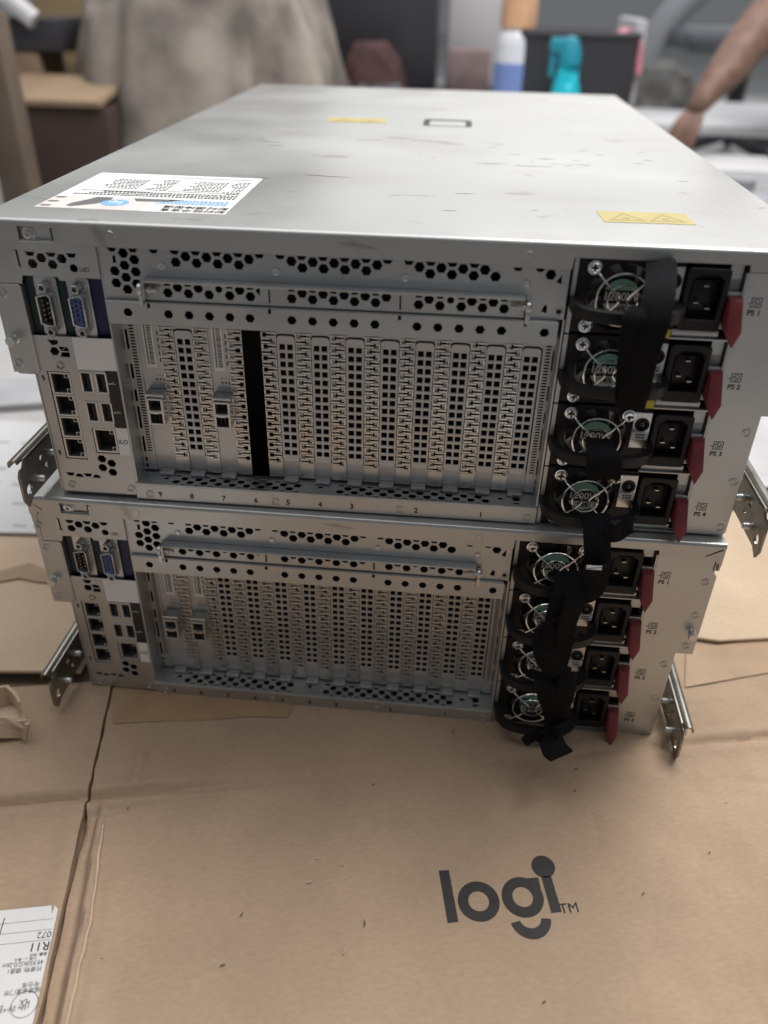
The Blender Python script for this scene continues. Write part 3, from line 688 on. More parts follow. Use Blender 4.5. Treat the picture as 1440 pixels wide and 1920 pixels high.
def ribbon(name, pts, wid, parent, thick=1.6, side=(1, 0, 0), sides=None, label=None):
    b = MB(); n = 6; P = spline(pts, n)
    if isinstance(wid, (list, tuple)):
        wl = [wid[min(i//n, len(wid)-1)]*(1-(i % n)/n)+wid[min(i//n+1, len(wid)-1)]*(i % n)/n for i in range(len(P))]
    else: wl = wid
    sl = None
    if sides:
        sl = [tuple(Vector(sides[min(i//n, len(sides)-1)])*(1-(i % n)/n)+Vector(sides[min(i//n+1, len(sides)-1)])*((i % n)/n)) for i in range(len(P))]
    b.sweep(P, wl, thick, side, sl); o = b.build(name, STRAPM, parent, smooth=50)
    if label: o['label'] = label
    return o

# ---- build base server, its supplies, then the second by copying
UP, SLOTS = make_server()
side_panel(UP); rail_parts(UP)
psu = make_psu(UP)
for k in range(4):
    q = psu if k == 0 else copy_tree(psu, UP)
    q.location.z = (151.9-43.7*k)*.001
LOW = copy_tree(UP)
cov = cover_mesh()
for k in (1, 4, 5, 6, 7, 8, 9, 10, 11): put('slot_cover', cov, UP, (SLOTS[k], 0, 0))
for k in range(2, 12): put('slot_cover', cov, LOW, (SLOTS[k], 0, 0))
card_parts(UP, SLOTS[0], 0.0, -1.2); card_parts(UP, SLOTS[2], 0.6, -.2)
card_parts(LOW, SLOTS[0], 0.0, 0); card_parts(LOW, SLOTS[1], 0.0, 1.0)
lid_stickers(UP)
UP.location = (0.01207, 0.00564, 0.1836); UP.rotation_euler.z = 0.010326
tag(UP, 'upper silver rack server with a white support label and yellow stickers on its lid', 'server', 'stacked rack servers')
tag(LOW, 'lower silver rack server standing on the cardboard beneath another server', 'server', 'stacked rack servers')
UPI = Matrix.Translation(UP.location) @ Matrix.Rotation(UP.rotation_euler.z, 4, 'Z'); UPI.invert()
def ray(px, py): return (FWD + RGT*((px-720)/FPX) - UPV*((py-960)/FPX))
def up(px, py, y):                       # a point of the upper server, y millimetres behind its face
    o = UPI @ CAM; d = UPI.to_3x3() @ ray(px, py); t = (y*.001-o.y)/d.y; return (o+d*t)*1000
def lw(px, py, y):
    d = ray(px, py); t = (y*.001-CAM.y)/d.y; return (CAM+d*t)*1000
def at(px, py, Y): d = ray(px, py); return CAM+d*((Y-CAM.y)/d.y)
def ground(px, py, z=0.0): d = ray(px, py); return CAM+d*((z-CAM.z)/d.z)

for srv, offs in ((UP, ((0, 9, -4), (0, 8, -6))), (LOW, ((0, 0, 1), (0, 8, -5)))):
    for c in [c for c in srv.children if c.name.startswith('rail')]:
        sgn = 1 if sum(v.co.x for v in c.data.vertices) > 0 else 0
        c.location = [q_*.001 for q_ in offs[sgn]]
psu_up = sorted([c for c in UP.children if c.name.startswith('power_supply')], key=lambda c: -c.location.z)
psu_lo = sorted([c for c in LOW.children if c.name.startswith('power_supply')], key=lambda c: -c.location.z)
for ps in psu_up[2:]+psu_lo[3:]:
    for c in list(ps.children):
        if c.name.startswith('tag'): bpy.data.objects.remove(c)
def strap(ps, f, pts, wid, **k):
    zc = ps.location.z*1000; P = [f(*p)-Vector((0, 0, zc)) for p in pts]
    return ribbon('strap', P, wid, ps, **k)
strap(psu_up[0], up, [(1228, 505, -1), (1238, 492, -5), (1240, 510, -14), (1236, 550, -32), (1225, 600, -41), (1212, 640, -42), (1200, 682, -41), (1190, 730, -40), (1180, 765, -36)], [13, 15, 16, 16, 17, 17, 17, 17, 16], side=(1, -.1, 0.25))
strap(psu_up[0], up, [(1195, 575, -38), (1190, 600, -42), (1186, 640, -41), (1178, 700, -39), (1172, 745, -34)], [6, 14, 15, 14, 12], side=(1, .3, 0.2))
strap(psu_up[2], up, [(1128, 838, -16), (1124, 826, -18), (1125, 835, -27), (1130, 852, -38), (1133, 875, -41), (1132, 897, -38)], [15, 16, 17, 19, 20, 19], thick=2.2, side=(1, 0, -.1))
strap(psu_up[3], up, [(1112, 978, -20), (1116, 965, -24), (1118, 975, -34), (1119, 1000, -42), (1120, 1035, -44), (1120, 1070, -43), (1112, 1085, -42)], [13, 16, 16, 16, 16, 16, 15], thick=2.2, side=(1, 0, .05))
strap(psu_up[3], up, [(1138, 985, -42), (1150, 1000, -43), (1165, 990, -40), (1185, 978, -38), (1180, 990, -34), (1160, 1004, -38), (1140, 1008, -40)], [6, 10, 9, 6, 8, 8, 6], side=(.1, .2, 1))
strap(psu_lo[0], lw, [(1040, 1082, -24), (1058, 1074, -28), (1066, 1085, -36), (1063, 1115, -42), (1052, 1160, -42), (1046, 1200, -42), (1040, 1240, -42)], [12, 15, 18, 19, 20, 20, 18], thick=2.4, side=(1, 0, .15))
strap(psu_lo[0], lw, [(1075, 1085, -30), (1082, 1105, -40), (1074, 1140, -45), (1062, 1180, -44), (1056, 1225, -40)], [9, 13, 14, 13, 12], thick=2, side=(1, .4, .2))
strap(psu_lo[0], lw, [(1118, 1062, -46), (1117, 1090, -40), (1112, 1110, -38), (1095, 1122, -38), (1078, 1124, -38)], [15, 15, 13, 10, 10], thick=2, side=(1, .2, -.3))
strap(psu_lo[1], lw, [(1065, 1155, -44), (1040, 1170, -40), (1026, 1195, -40), (1026, 1225, -43), (1042, 1255, -42), (1062, 1262, -40)], [10, 16, 18, 18, 15, 12], thick=2.4, side=(1, .1, .4))
strap(psu_lo[2], lw, [(1000, 1268, -30), (1018, 1264, -36), (1030, 1285, -44), (1036, 1310, -46), (1044, 1340, -42), (1040, 1365, -44)], [14, 18, 20, 19, 18, 15], thick=2.4, side=(1, 0, -.3))
strap(psu_lo[2], lw, [(1060, 1262, -40), (1062, 1290, -44), (1055, 1320, -42), (1050, 1350, -40)], [10, 13, 13, 10], thick=2.4, side=(1, .3, .3))
strap(psu_lo[3], lw, [(985, 1378, -42), (1000, 1388, -47), (1020, 1372, -46), (1032, 1385, -50), (1040, 1405, -58), (1052, 1416, -66)], [8, 12, 14, 17, 18, 18], thick=2.6, side=(1, .1, .35))
strap(psu_lo[3], lw, [(1066, 1370, -40), (1056, 1362, -44), (1040, 1372, -48), (1020, 1380, -46)], [10, 13, 12, 9], thick=2.2, side=(.5, .2, .8))
for ps, f, px, py, y in ((psu_up[3], lw, 1114, 1064, -46.5),):
    v = f(px, py, y); zc = ps.location.z*1000
    b = MB(); P0 = UPI @ (v*.001)*1000; b.box(P0.x-4.6, P0.x+4.6, P0.y-.3, P0.y, P0.z-1.5-zc, P0.z+1.5-zc); b.build('strap_label', WHITE, ps)

# ------------------------------------------------------------------ the floor and the cardboard on it
b = MB(); b.box(-9000, 9000, -640, 12000, -40, -14); fl = b.build('floor', mat('floor_concrete', (0.62, 0.62, 0.61), 0, .45, .12, 2.5, .1, 40, .08), None, smooth=0); tag(fl, kind='structure')

J = Vector((-0.1823, -0.103)); E1 = Vector((0.9757, 0.2190)); E2 = Vector((-0.2190, 0.9757))
def sheet(name, s0, s1, t0, t1, step, hfun, m, thick=0.005, z=0.0, edge=None):
    ns, nt_ = max(2, int((s1-s0)/step)), max(2, int((t1-t0)/step)); bm = bmesh.new(); g, g2 = [], []
    for i in range(ns+1):
        row, row2 = [], []
        for j in range(nt_+1):
            s, t = s0+(s1-s0)*i/ns, t0+(t1-t0)*j/nt_; ds = 0
            if edge: ds = edge(s, t, i == 0, i == ns)
            h = hfun(s, t); row.append(bm.verts.new((s+ds, t, z+h))); row2.append(bm.verts.new((s+ds, t, z-thick+h*.3)))
        g.append(row); g2.append(row2)
    for i in range(ns):
        for j in range(nt_):
            bm.faces.new((g[i][j], g[i+1][j], g[i+1][j+1], g[i][j+1])); bm.faces.new((g2[i][j], g2[i][j+1], g2[i+1][j+1], g2[i+1][j]))
    for i in range(ns):
        bm.faces.new((g[i][0], g2[i][0], g2[i+1][0], g[i+1][0])); bm.faces.new((g[i][-1], g[i+1][-1], g2[i+1][-1], g2[i][-1]))
    for j in range(nt_):
        bm.faces.new((g[0][j], g[0][j+1], g2[0][j+1], g2[0][j])); bm.faces.new((g[-1][j], g2[-1][j], g2[-1][j+1], g[-1][j+1]))
    bmesh.ops.recalc_face_normals(bm, faces=bm.faces)
    me = bpy.data.meshes.new(name); bm.to_mesh(me); bm.free(); me.materials.append(m)
    me.polygons.foreach_set('use_smooth', [True]*len(me.polygons)); me.set_sharp_from_angle(angle=math.radians(60))
    o = bpy.data.objects.new(name, me); COL.objects.link(o); o.location = (J.x, J.y, 0); o.rotation_euler.z = math.atan2(E1.y, E1.x)
    return o
def g(x, c, w): return math.exp(-((x-c)/w)**2)
def nz(s, t, f, k=0): return noise.noise(Vector((s*f, t*f, k)))
def hmain(s, t):
    h = 0.0010*nz(s, t, 9)-.0004+.0004*nz(s, t, 45, 6)
    wig = .0026*nz(s, 0, 14, 3)+.0008*nz(s, 0, 60, 8)
    fade = .06+.94*max(g(s, 0, .11), .75*g(s, .5, .12))
    h += fade*(-.0042*g(t, wig, .0030)+.0022*g(t, wig+.0075, .0045)+.0020*g(t, wig-.0075, .0045)-.0016*g(t, wig-.0150+.05*s, .0026)*(1 if s < .16 else 0))
    if t < 0:
        k = min(1, -t/.02); c_ = .0135+.0035*nz(t, 0, 16)+.0012*nz(t, 3, 70)
        h += k*(.0050*g(s, c_, .0035)-.0050*g(s, .0055+.002*nz(t, 5, 25), .0040)+.0018*g(s, c_+.012, .007))
    else:
        for c, w in ((.026, .0022), (.037, .0018)): h -= .0016*g(s, c+.002*nz(t, 1, 30), w)*(1 if .01 < t < .075 else 0)
        h += .0012*g(s, .031, .003)*(1 if .01 < t < .075 else 0)
    h -= .0013*g(s, .33+.12*(t+.2), .004)*(1 if t < -.05 else 0)
    h -= .0010*g(t+.25*s, -.02+.1, .004)*(1 if s > .45 else 0)
    if s > .25: h += .0011*nz(s, t, 55, 5)*min(1, (s-.25)*8)
    if t > .05: h = min(h, 0)
    if s > .02 and t > .04: h *= .4
    h *= 1-min(1, 1.25*math.exp(-((s-.283)/.075)**4-((t+.115)/.06)**4))
    return max(-.0045, min(h, .006))
main = sheet('cardboard_box', 0.0010, .80, -.42, .235, .0020, hmain, CARD, edge=lambda s, t, a, b_: (.0012*nz(t, 0, 60)+(.004*max(0, nz(t, 2, 18)) if t < 0 else 0)) if a else 0)
tag(main, 'flattened brown cardboard carton printed with the word logi in black', 'carton')
def hleft(s, t):
    return .0010*nz(s, t, 8, 4)-.0040*g(t, .004*nz(s, 0, 9, 1)-.001, .003)+.0022*g(t, .0075, .0045)+.0015*g(t, -.0085, .0045)+.0016*g(s, -.006, .006)*(1 if t < 0 else 0)+.0004*nz(s, t, 45, 6)
left = sheet('cardboard_flap', -.42, -.0006, -.42, .113, .0025, hleft, CARD, z=.0012, edge=lambda s, t, a, b_: (.0008*nz(t, 5, 50)-(.003*max(0, nz(t, 7, 25)) if t < -.1 else 0)) if b_ else 0)
tag(left, 'brown cardboard panel left of the slit with a white shipping label', 'carton')

b = MB(); pts, wd = [], []
for k in range(46):
    t_ = -.026-.0033*k; s_ = .0135+.0035*nz(t_, 0, 16)+.0012*nz(t_, 3, 70)+.0035
    pts.append((s_*1000, t_*1000, max(hmain(s_-.001, t_), hmain(s_+.001, t_))*1000+.25)); wd.append(1.0+2.6*abs(nz(t_, 9, 30)))
b.sweep(pts, wd, .3, (1, 0, 0)); b.build('torn_edge', CARDL, main)
# printed mark on the main carton, in carton coordinates (s, t) from the junction
def carton(px, py): w = ground(px, py); d = Vector((w.x, w.y))-J; return d.dot(E1)*1000, d.dot(E2)*1000
def quadpoly(pts): return [carton(*p) for p in pts]
lg = MB(); ZL = .2
BASE = [(823, 1636), (841, 1633), (860, 1729), (841, 1732)]
lg_root = None
P = lambda *a: carton(*a)
def stroke_l(): lg.prism(quadpoly([(823, 1633), (841.5, 1632), (859.5, 1728.5), (839.5, 1731)]), ZL, ZL+.15, 'XY')
def ring(cx, cy, ox, oy, ix, iy, a0=0, a1=360, n=48):
    c0 = P(cx, cy); A, B = [], []
    ex = P(cx+ox, cy); ey = P(cx, cy-oy); R1 = ((ex[0]-c0[0])**2+(ex[1]-c0[1])**2)**.5; R2 = ((ey[0]-c0[0])**2+(ey[1]-c0[1])**2)**.5
    k1, k2 = ix/ox, iy/oy
    for i in range(n+1):
        t = math.radians(a0+(a1-a0)*i/n)
        A.append((c0[0]+R1*math.cos(t), c0[1]+R2*math.sin(t))); B.append((c0[0]+R1*k1*math.cos(t), c0[1]+R2*k2*math.sin(t)))
    for i in range(n): lg.prism([A[i], A[i+1], B[i+1], B[i]], ZL, ZL+.15, 'XY')
stroke_l()
ring(897.5, 1690, 39, 36.5, 19.5, 18.5)
ring(980, 1682, 39, 36.5, 19, 18.5)
lg.prism(quadpoly([(970, 1649), (1009, 1645.5), (1014, 1667), (1000, 1690), (1002, 1664)][:5]), ZL+.002, ZL+.148, 'XY')
ring(994, 1722, 38.5, 37, 20.5, 18, 188, 352)
lg.prism(quadpoly([(1015, 1644), (1033, 1642.5), (1053, 1709.5), (1034, 1712)]), ZL, ZL+.15, 'XY')
c0 = P(1018.5, 1625); lg.prism([(c0[0]+7.6*math.cos(2*math.pi*i/28), c0[1]+7.8*math.sin(2*math.pi*i/28)) for i in range(28)], ZL, ZL+.15, 'XY')
c0 = P(1067, 1703.5); lg.text('TM', c0[0], c0[1], 9, ZL+.1, t=.1, plane='XY', rot=-.02)
lg.build('printed_logo', mat('print_dark', (0.028, 0.025, 0.024), 0, .6, .2, 90, spec=.3), main, smooth=0)
# tape left on the carton by the server
b = MB(); pts = quadpoly([(214, 1270), (560, 1300), (540, 1346), (470, 1344), (400, 1350), (330, 1352), (212, 1357)]); b.prism(pts, .25, .4, 'XY'); b.build('tape', TAPE, main, smooth=0)
CR1, CR2 = mat('crumb', (0.06, 0.045, 0.035), 0, .8), mat('pale_crumb', (0.6, 0.5, 0.4), 0, .8)
for m_, r_, lst in ((CR1, .32, ((683, 1732, 4, 1.5), (453, 1716, 3, .9), (418, 1811, 3, .2), (850, 1372, 5, 1), (1080, 1443, 3, .4), (1078, 1484, 2, .2), (700, 1473, 2, 0), (1020, 1880, 2, .3), (240, 1517, 1.6, .2), (190, 1800, 2, .4), (1206, 1677, 1.6, .1), (1330, 1600, 1.3, .1))),
                    (CR2, .3, ((580, 1655, 4, .1), (642, 1622, 2, .3), (596, 1610, 2, .1), (645, 1785, 3, 1.2), (1417, 1473, 1.5, .2), (1362, 1505, 2, .3)))):
    for px, py, L, a in lst:
        b = MB(); s_, t_ = carton(px, py); c_, d_ = math.cos(a)*L/2, math.sin(a)*L/2
        b.tube([(s_-c_, t_-d_, .9), (s_+.4, t_+.3, 1.1), (s_+c_, t_+d_, .9)], r_, 5); b.build('crumb', m_, main)

# shipping label on the left panel
def lft(px, py): return carton(px, py)
lab = MB(); c1, c2, c3 = lft(0, 1708), lft(113, 1706), lft(64, 1922)
sx = c2[0]; top = (c1[1]+c2[1])/2
lab.plate([(-150, top-120), (sx-.5, top-120), (sx-.5, top-3), (sx-3, top), (-150, top+.5)], [], 2.9, .25, .05, 'XY')
labo = lab.build('shipping_label', PAPER, left, smooth=0)
b = MB()
def lt(body, px, py, size, fx=1.0, bold=0.0, align='CENTER'):
    s_, t_ = lft(px, py); b.text(body, s_, t_, size, 2.97, .06, 'XY', math.pi, align, fx, bold)
lt('072', 85, 1757, 5.6); lt('R11', 76, 1779, 7.4, bold=.05); lt('49.950KG/0.26m', 45, 1812, 3.9, .85)
lt('托寄物: 键盘1', 48, 1823, 3.2); lt('号仓库', 60, 1850, 3.3); lt('福建省厦门市', 44, 1863, 3.3); lt('收', 48, 1887, 6.5); lt('叶*民', 12, 1896, 4.8)
lt('重量: 体积', 74, 1794, 2.2); lt('计费 ----- 备注', 50, 1803, 2.0)
for y in (1727, 1746.5, 1766):
    s_, t_ = lft(110-(y-1706)*.2, y); b.box(-150, s_-1, t_-.12, t_+.12, 2.9, 2.96)
s_, t_ = lft(48, 1888); b.plate(ngon(s_, t_, 7.2, 36), [ngon(s_, t_, 6.85, 36)[::-1]], 2.97, .06, .01, 'XY')
p0, p1 = lft(11, 1726), lft(0, 1762); b.prism([(p0[0]-.3, p0[1]), (p0[0]+.3, p0[1]), (p1[0]+.3, p1[1]), (p1[0]-.3, p1[1])], 2.9, 2.96, 'XY')
b.build('print', INK, labo)

# torn cardboard scrap at the left edge
def scrap(name, quads, m, label, cat, thick=.0022, parent=None):
    bm = bmesh.new()
    for q in quads: bm.faces.new([bm.verts.new(v) for v in q])
    bmesh.ops.remove_doubles(bm, verts=bm.verts, dist=.0005)
    bmesh.ops.recalc_face_normals(bm, faces=bm.faces)
    bmesh.ops.subdivide_edges(bm, edges=bm.edges, cuts=3, use_grid_fill=True)
    for v in bm.verts: v.co += Vector((nz(v.co.x, v.co.y, 60), nz(v.co.x, v.co.y, 60, 9), nz(v.co.x, v.co.y, 50, 4)))*.003
    bmesh.ops.solidify(bm, geom=bm.faces, thickness=thick)
    me = bpy.data.meshes.new(name); bm.to_mesh(me); bm.free(); me.materials.append(m)
    o = bpy.data.objects.new(name, me); COL.objects.link(o)
    if label: tag(o, label, cat)
    o.parent = parent
    return o
gp = ground
q1 = [gp(-90, 1300, .03), gp(10, 1288, .034), gp(22, 1322, .016), gp(-60, 1350, .012)]
q2 = [gp(10, 1288, .034), gp(32, 1318, .03), gp(38, 1345, .020), gp(22, 1322, .016)]
q3 = [gp(-60, 1350, .012), gp(22, 1322, .016), gp(38, 1345, .020), gp(62, 1352, .022), gp(0, 1380, .016)][:4]
q4 = [gp(38, 1345, .020), gp(62, 1352, .022), gp(50, 1386, .006), gp(40, 1378, .005)]
q5 = [gp(-60, 1350, .012), gp(38, 1345, .020), gp(40, 1378, .005), gp(-60, 1390, .004)]
scrap('torn_cardboard', [q1, q2, q3, q4, q5], CARDL, 'crumpled torn scrap of cardboard on the panel left of the slit', 'cardboard scrap')

def wbox_(name, x, y, w_, d_, h_, rz, m):
    b_ = MB(); b_.box(-w_/2, w_/2, -d_/2, d_/2, -4, h_, 1); o = b_.build(name, m, None); o.location = (x*.001, y*.001, .0); o.rotation_euler.z = rz; return o
def slab(name, pts, z0, z1, m, label, cat, edge=None, r=0):
    b_ = MB(); P_ = [(p.x*1000, p.y*1000) if isinstance(p, Vector) else p for p in pts]; b_.prism(P_, z0, z1, 'XY')
    o = b_.build(name, m, None, smooth=0); tag(o, label, cat); return o
b = MB(); b.plate([(-760, -420), (760, -420), (760, 420), (-760, 420)], [], -7.0, 4, .3, 'XY'); o = b.build('cardboard_sheet', CARD, None); tag(o, 'lowest brown cardboard layer showing through the slit beside the shipping label', 'cardboard sheet')
# raised double sheet behind, left of the servers
b = MB(); b.plate([(-620, -36), (-232, 5.5), (-236, 200), (-262, 210), (-330, 200), (-640, 190)], [], 9.5, 3.6, .8, 'XY')
rs = b.build('cardboard_sheet', CARDL, None); tag(rs, 'pale folded cardboard sheet with a dark corrugated edge left of the lower server', 'cardboard sheet')
b = MB(); b.plate([(-618, -33), (-233, 8.5), (-236, 104), (-618, 60)], [], 5.2, 3.6, .3, 'XY'); b.build('lower_layer', CARDD, rs)
b = MB(); P_ = []
rr = random.Random(8); edgep = [(-640+i*16, 66+i*2.3+rr.uniform(-5, 5)) for i in range(26)]
b.prism([(p[0], p[1]) for p in edgep]+[(p[0]+rr.uniform(-3, 3), p[1]+16+rr.uniform(-4, 8)) for p in edgep[::-1]], 9.7, 11.5, 'XY'); b.build('torn_edge', CARD, rs)
# printed paper sheet and pale floor sheets further back on the left
b = MB(); b.plate([(-760, 150), (-250, 190), (-245, 300), (-255, 420), (-900, 400)], [], 14, 3, .5, 'XY'); po = b.build('printed_sheet', mat('grey_paper', (.60, .60, .60), 0, .6, .06, 9), None); tag(po, 'white sheet with blurred grey print lying left of the servers', 'paper sheet')
b = MB(); rr = random.Random(4)
for k in range(6):
    x = -470+rr.uniform(-40, 40); y = 195+k*33+rr.uniform(-6, 6)
    while x < -300:
        w = rr.uniform(6, 34); b.box(x, x+w, y, y+rr.uniform(3, 8), 14, 14.3); x += w+rr.uniform(4, 30)
b.build('print', mat('grey_print', (.40, .40, .41), 0, .6), po)
b = MB(); b.plate([(-1500, 440), (-250, 440), (-250, 1500), (-1500, 1500)], [], -4, 4, .5, 'XY'); o = b.build('foam_sheet', mat('pale_sheet', (.46, .46, .45), 0, .55, .12, 5), None); tag(o, 'pale grey packing sheet on the floor behind the printed sheet', 'packing sheet')
for k, (x, y, w_, d_, h_, rz, lb) in enumerate(((-520, 520, 150, 90, 6, .3, 'grey folded paper lying farthest left behind the printed sheet'), (-420, 640, 120, 140, 10, -.2, 'tan cardboard offcut lying behind the printed sheet'))):
    o = wbox_('paper_scrap' if k == 0 else 'cardboard_offcut', x, y, w_, d_, h_, rz, mat('scrap_%d' % k, ((.42, .42, .43), (.36, .27, .19))[k], 0, .7, .1, 20)); tag(o, lb, ('paper', 'cardboard offcut')[k])
# right: carton end with tape, and paper behind
b = MB(); b.plate([(228, 118), (300, 111), (640, 176), (640, 330), (228, 330)], [], 4.5, 3.5, .7, 'XY'); o = b.build('cardboard_sheet', CARDL, None); tag(o, 'pale plain cardboard sheet right of the servers behind the taped seam', 'cardboard sheet')
ts = b = MB(); b.prism([carton(1286, 1218), carton(1445, 1200), carton(1445, 1262), carton(1284, 1290)], .9, 1.1, 'XY'); b.build('tape', TAPE, main, smooth=0)
b = MB(); b.plate([(228, 340), (900, 345), (900, 560), (228, 560)], [], 8, 4, .7, 'XY'); o = b.build('cardboard_sheet', CARD, None); tag(o, 'brown cardboard sheet under the white packing film right of the servers', 'cardboard sheet')
bm = bmesh.new(); bmesh.ops.create_grid(bm, x_segments=50, y_segments=34, size=1)
for v in bm.verts:
    x, y = v.co.x*.32+.66, v.co.y*.09+.46; v.co = (x, y, .0115+.012*abs(nz(x, y, 14, 2))+.006*abs(nz(x, y, 40, 2)))
bmesh.ops.solidify(bm, geom=bm.faces, thickness=.0012)
me = bpy.data.meshes.new('packing_film'); bm.to_mesh(me); bm.free(); me.materials.append(mat('white_film', (.50, .50, .505), 0, .4, .12, 14)); me.polygons.foreach_set('use_smooth', [True]*len(me.polygons))
o = bpy.data.objects.new('packing_film', me); COL.objects.link(o); tag(o, 'crumpled white packing film on cardboard right of the servers', 'packing film')

# ------------------------------------------------------------------ background, out of focus
def wbox(name, x0, x1, y0, y1, z0, z1, m, label=None, cat=None, r=6, parent=None, rz=0):
    cx, cy_ = (x0+x1)/2, (y0+y1)/2; b_ = MB(); b_.box(x0-cx, x1-cx, y0-cy_, y1-cy_, z0, z1, r)
    if parent: b_.xf(Matrix.Translation((cx, cy_, 0)) @ Matrix.Rotation(rz, 4, 'Z')); return b_.build(name, m, parent)
    o = b_.build(name, m, None); o.location = (cx*.001, cy_*.001, 0); o.rotation_euler.z = rz
    if label: tag(o, label, cat)
    return o
FL = -14
BROWN = mat('brown_carton', (.055, .034, .025), 0, .8, .15, 8)
TAN = mat('tan_board', (.30, .22, .12), 0, .75, .12, 6)
GREYF = mat('grey_fabric', (.26, .225, .195), 0, .95, .55, 6, .6, 60)
BLKB = mat('black_case', (.04, .04, .047), 0, .5, .1, 10)
DGREY = mat('dark_grey_metal', (.09, .095, .11), .1, .5, .1, 8)
WHT = mat('white_panel', (.66, .66, .67), 0, .5, .03, 4)
# brown carton, left, with open tan flap on top
o = wbox('storage_carton', -1055, -765, 1500, 1800, FL, 236, BROWN, 'dark brown closed carton with a tan top, standing left behind the servers', 'carton')
b = MB(); b.prism([(1492, 238), (1700, 272), (1700, 284), (1490, 250)], -1050, -775, 'YZ'); fo_ = b.build('top_flap', mat('tan_top', (.34, .24, .15), 0, .7, .1, 10), o); fo_.matrix_parent_inverse = o.matrix_basis.inverted()
o = wbox('wooden_board', -1130, -905, 1990, 2020, FL, 600, TAN, 'tall tan board standing behind the dark brown carton', 'board', rz=.05)
wbox('cross_batten', -1120, -915, 1960, 1988, 240, 300, TAN, parent=None).name = 'batten'
bpy.data.objects['batten'].parent = o; bpy.data.objects['batten'].matrix_parent_inverse = o.matrix_basis.inverted()
o = wbox('leaning_post', -930, -862, 1270, 1330, FL, 425, mat('beige_post', (.13, .095, .07), 0, .7, .15, 9), 'beige cardboard post at the left edge beside the brown carton', 'post')
o = wbox('tool_case', -1075, -935, 1700, 1850, 330, 400, BLKB, None, None)
o.name = 'power_drill'; tag(o, 'black power tool with a pale handle resting on the stand at far left', 'power tool')
b = MB(); b.tube([(-1090, 1690, 480), (-985, 1690, 395)], 22, 10); b.build('tool_handle', WHT, o); 
b = bpy.data.objects[[c.name for c in o.children][0]]; b.matrix_parent_inverse = o.matrix_basis.inverted()
o = wbox('tool_stand', -1110, -1000, 1700, 1850, FL, 328, mat('stand_brown', (.25, .18, .12), 0, .7, .1, 9), 'brown stand under the black power tool at far left', 'stand')
# big grey dust sheet over a stack
def lump(name, cx, cy_, rx, ry, h, m, label, cat, seed, lean=0.0, pw=.55):
    bm = bmesh.new(); bmesh.ops.create_uvsphere(bm, u_segments=96, v_segments=60, radius=1)
    for v in bm.verts:
        n = v.co.normalized(); x = math.copysign(abs(n.x)**pw, n.x); y = math.copysign(abs(n.y)**pw, n.y); z = max(n.z, -.02); z = math.copysign(abs(z)**.5, z)
        sl = 1+.28*(1-max(z, 0))
        q = Vector((n.x*2, n.y*2, n.z*1.2+seed))
        d = 1+.10*noise.noise(q*1.3)+.05*noise.noise(q*4)
        fold = .035*math.sin(9*math.atan2(n.y, n.x)+2*noise.noise(q))*(1-max(z, 0)*.7)
        v.co = Vector((cx+rx*x*sl*(d+fold)+lean*z, cy_+ry*y*sl*(d+fold), FL*.001+max(0, z)*h*(1+.12*noise.noise(q*1.7))))
    me = bpy.data.meshes.new(name); bm.to_mesh(me); bm.free(); me.materials.append(m); me.polygons.foreach_set('use_smooth', [True]*len(me.polygons))
    o = bpy.data.objects.new(name, me); COL.objects.link(o); tag(o, label, cat); return o
o = lump('dust_sheet', -.62, 2.0, .27, .35, .62, GREYF, 'large grey brown cloth draped over a stack behind the servers', 'dust sheet', 3)
# black cases and bench behind
o = wbox('bench', -330, 175, 2150, 2600, FL, 215, BLKB, 'low black bench behind the servers, left of the tall bottle', 'bench', r=10)
wbox('bench_rail', -330, 60, 2130, 2148, 238, 262, DGREY, parent=o) if False else None
o = wbox('black_case', -400, -60, 2320, 2560, 216, 640, BLKB, 'tall black case standing on the low bench', 'case')
o = lump('red_bag', -.235, 2.22, .075, .05, .13, mat('dull_red', (.075, .035, .035), 0, .8, .3, 20), 'small dull red bag lying on the low black bench', 'bag', 9)
o.location.z = .229
o = wbox('grey_tray', -330, -150, 2160, 2240, 216, 245, mat('tray_grey', (.20, .22, .24), .2, .4), 'shallow grey tray at the left end of the low bench', 'tray')
o = wbox('parts_bin', -20, 105, 2300, 2420, 216, 330, mat('dusty_pink_bin', (.28, .20, .20), 0, .6, .2, 20), 'small dusty pink bin on the low bench behind the tall bottle', 'bin')
o = wbox('display_unit', -30, 140, 2480, 2520, 216, 600, WHT, 'pale upright panel standing on the low bench beside the black case', 'panel')
# bottle
b = MB(); b.lathe((0, 0, 0), (0, 0, 1), [(0, 0), (42, 0), (52, 6), (52, 290), (50, 305), (46, 312), (40, 318), (40, 322), (0, 322)], 32)
bt = b.build('spray_bottle', mat('white_bottle', (.80, .83, .88), 0, .25), None); bt.location = (.152, 1.9, -.014); tag(bt, 'tall white bottle with a blue label and orange cap', 'bottle')
b = MB(); b.lathe((0, 0, 0), (0, 0, 1), [(51.5, 150), (52.8, 151), (52.8, 262), (51.5, 263)], 32); b.build('bottle_label', mat('bottle_blue', (.22, .32, .66), 0, .4), bt)
b = MB(); b.lathe((0, 0, 322), (0, 0, 1), [(0, 0), (45, 0), (45, 50), (40, 60), (0, 60)], 24); b.build('cap', mat('orange_cap', (.68, .40, .24), 0, .4, .15, 20), bt)
bt.location = at(965, 120, 1.95); bt.location.z = -.014; bt.scale = (1, 1, 1.28)
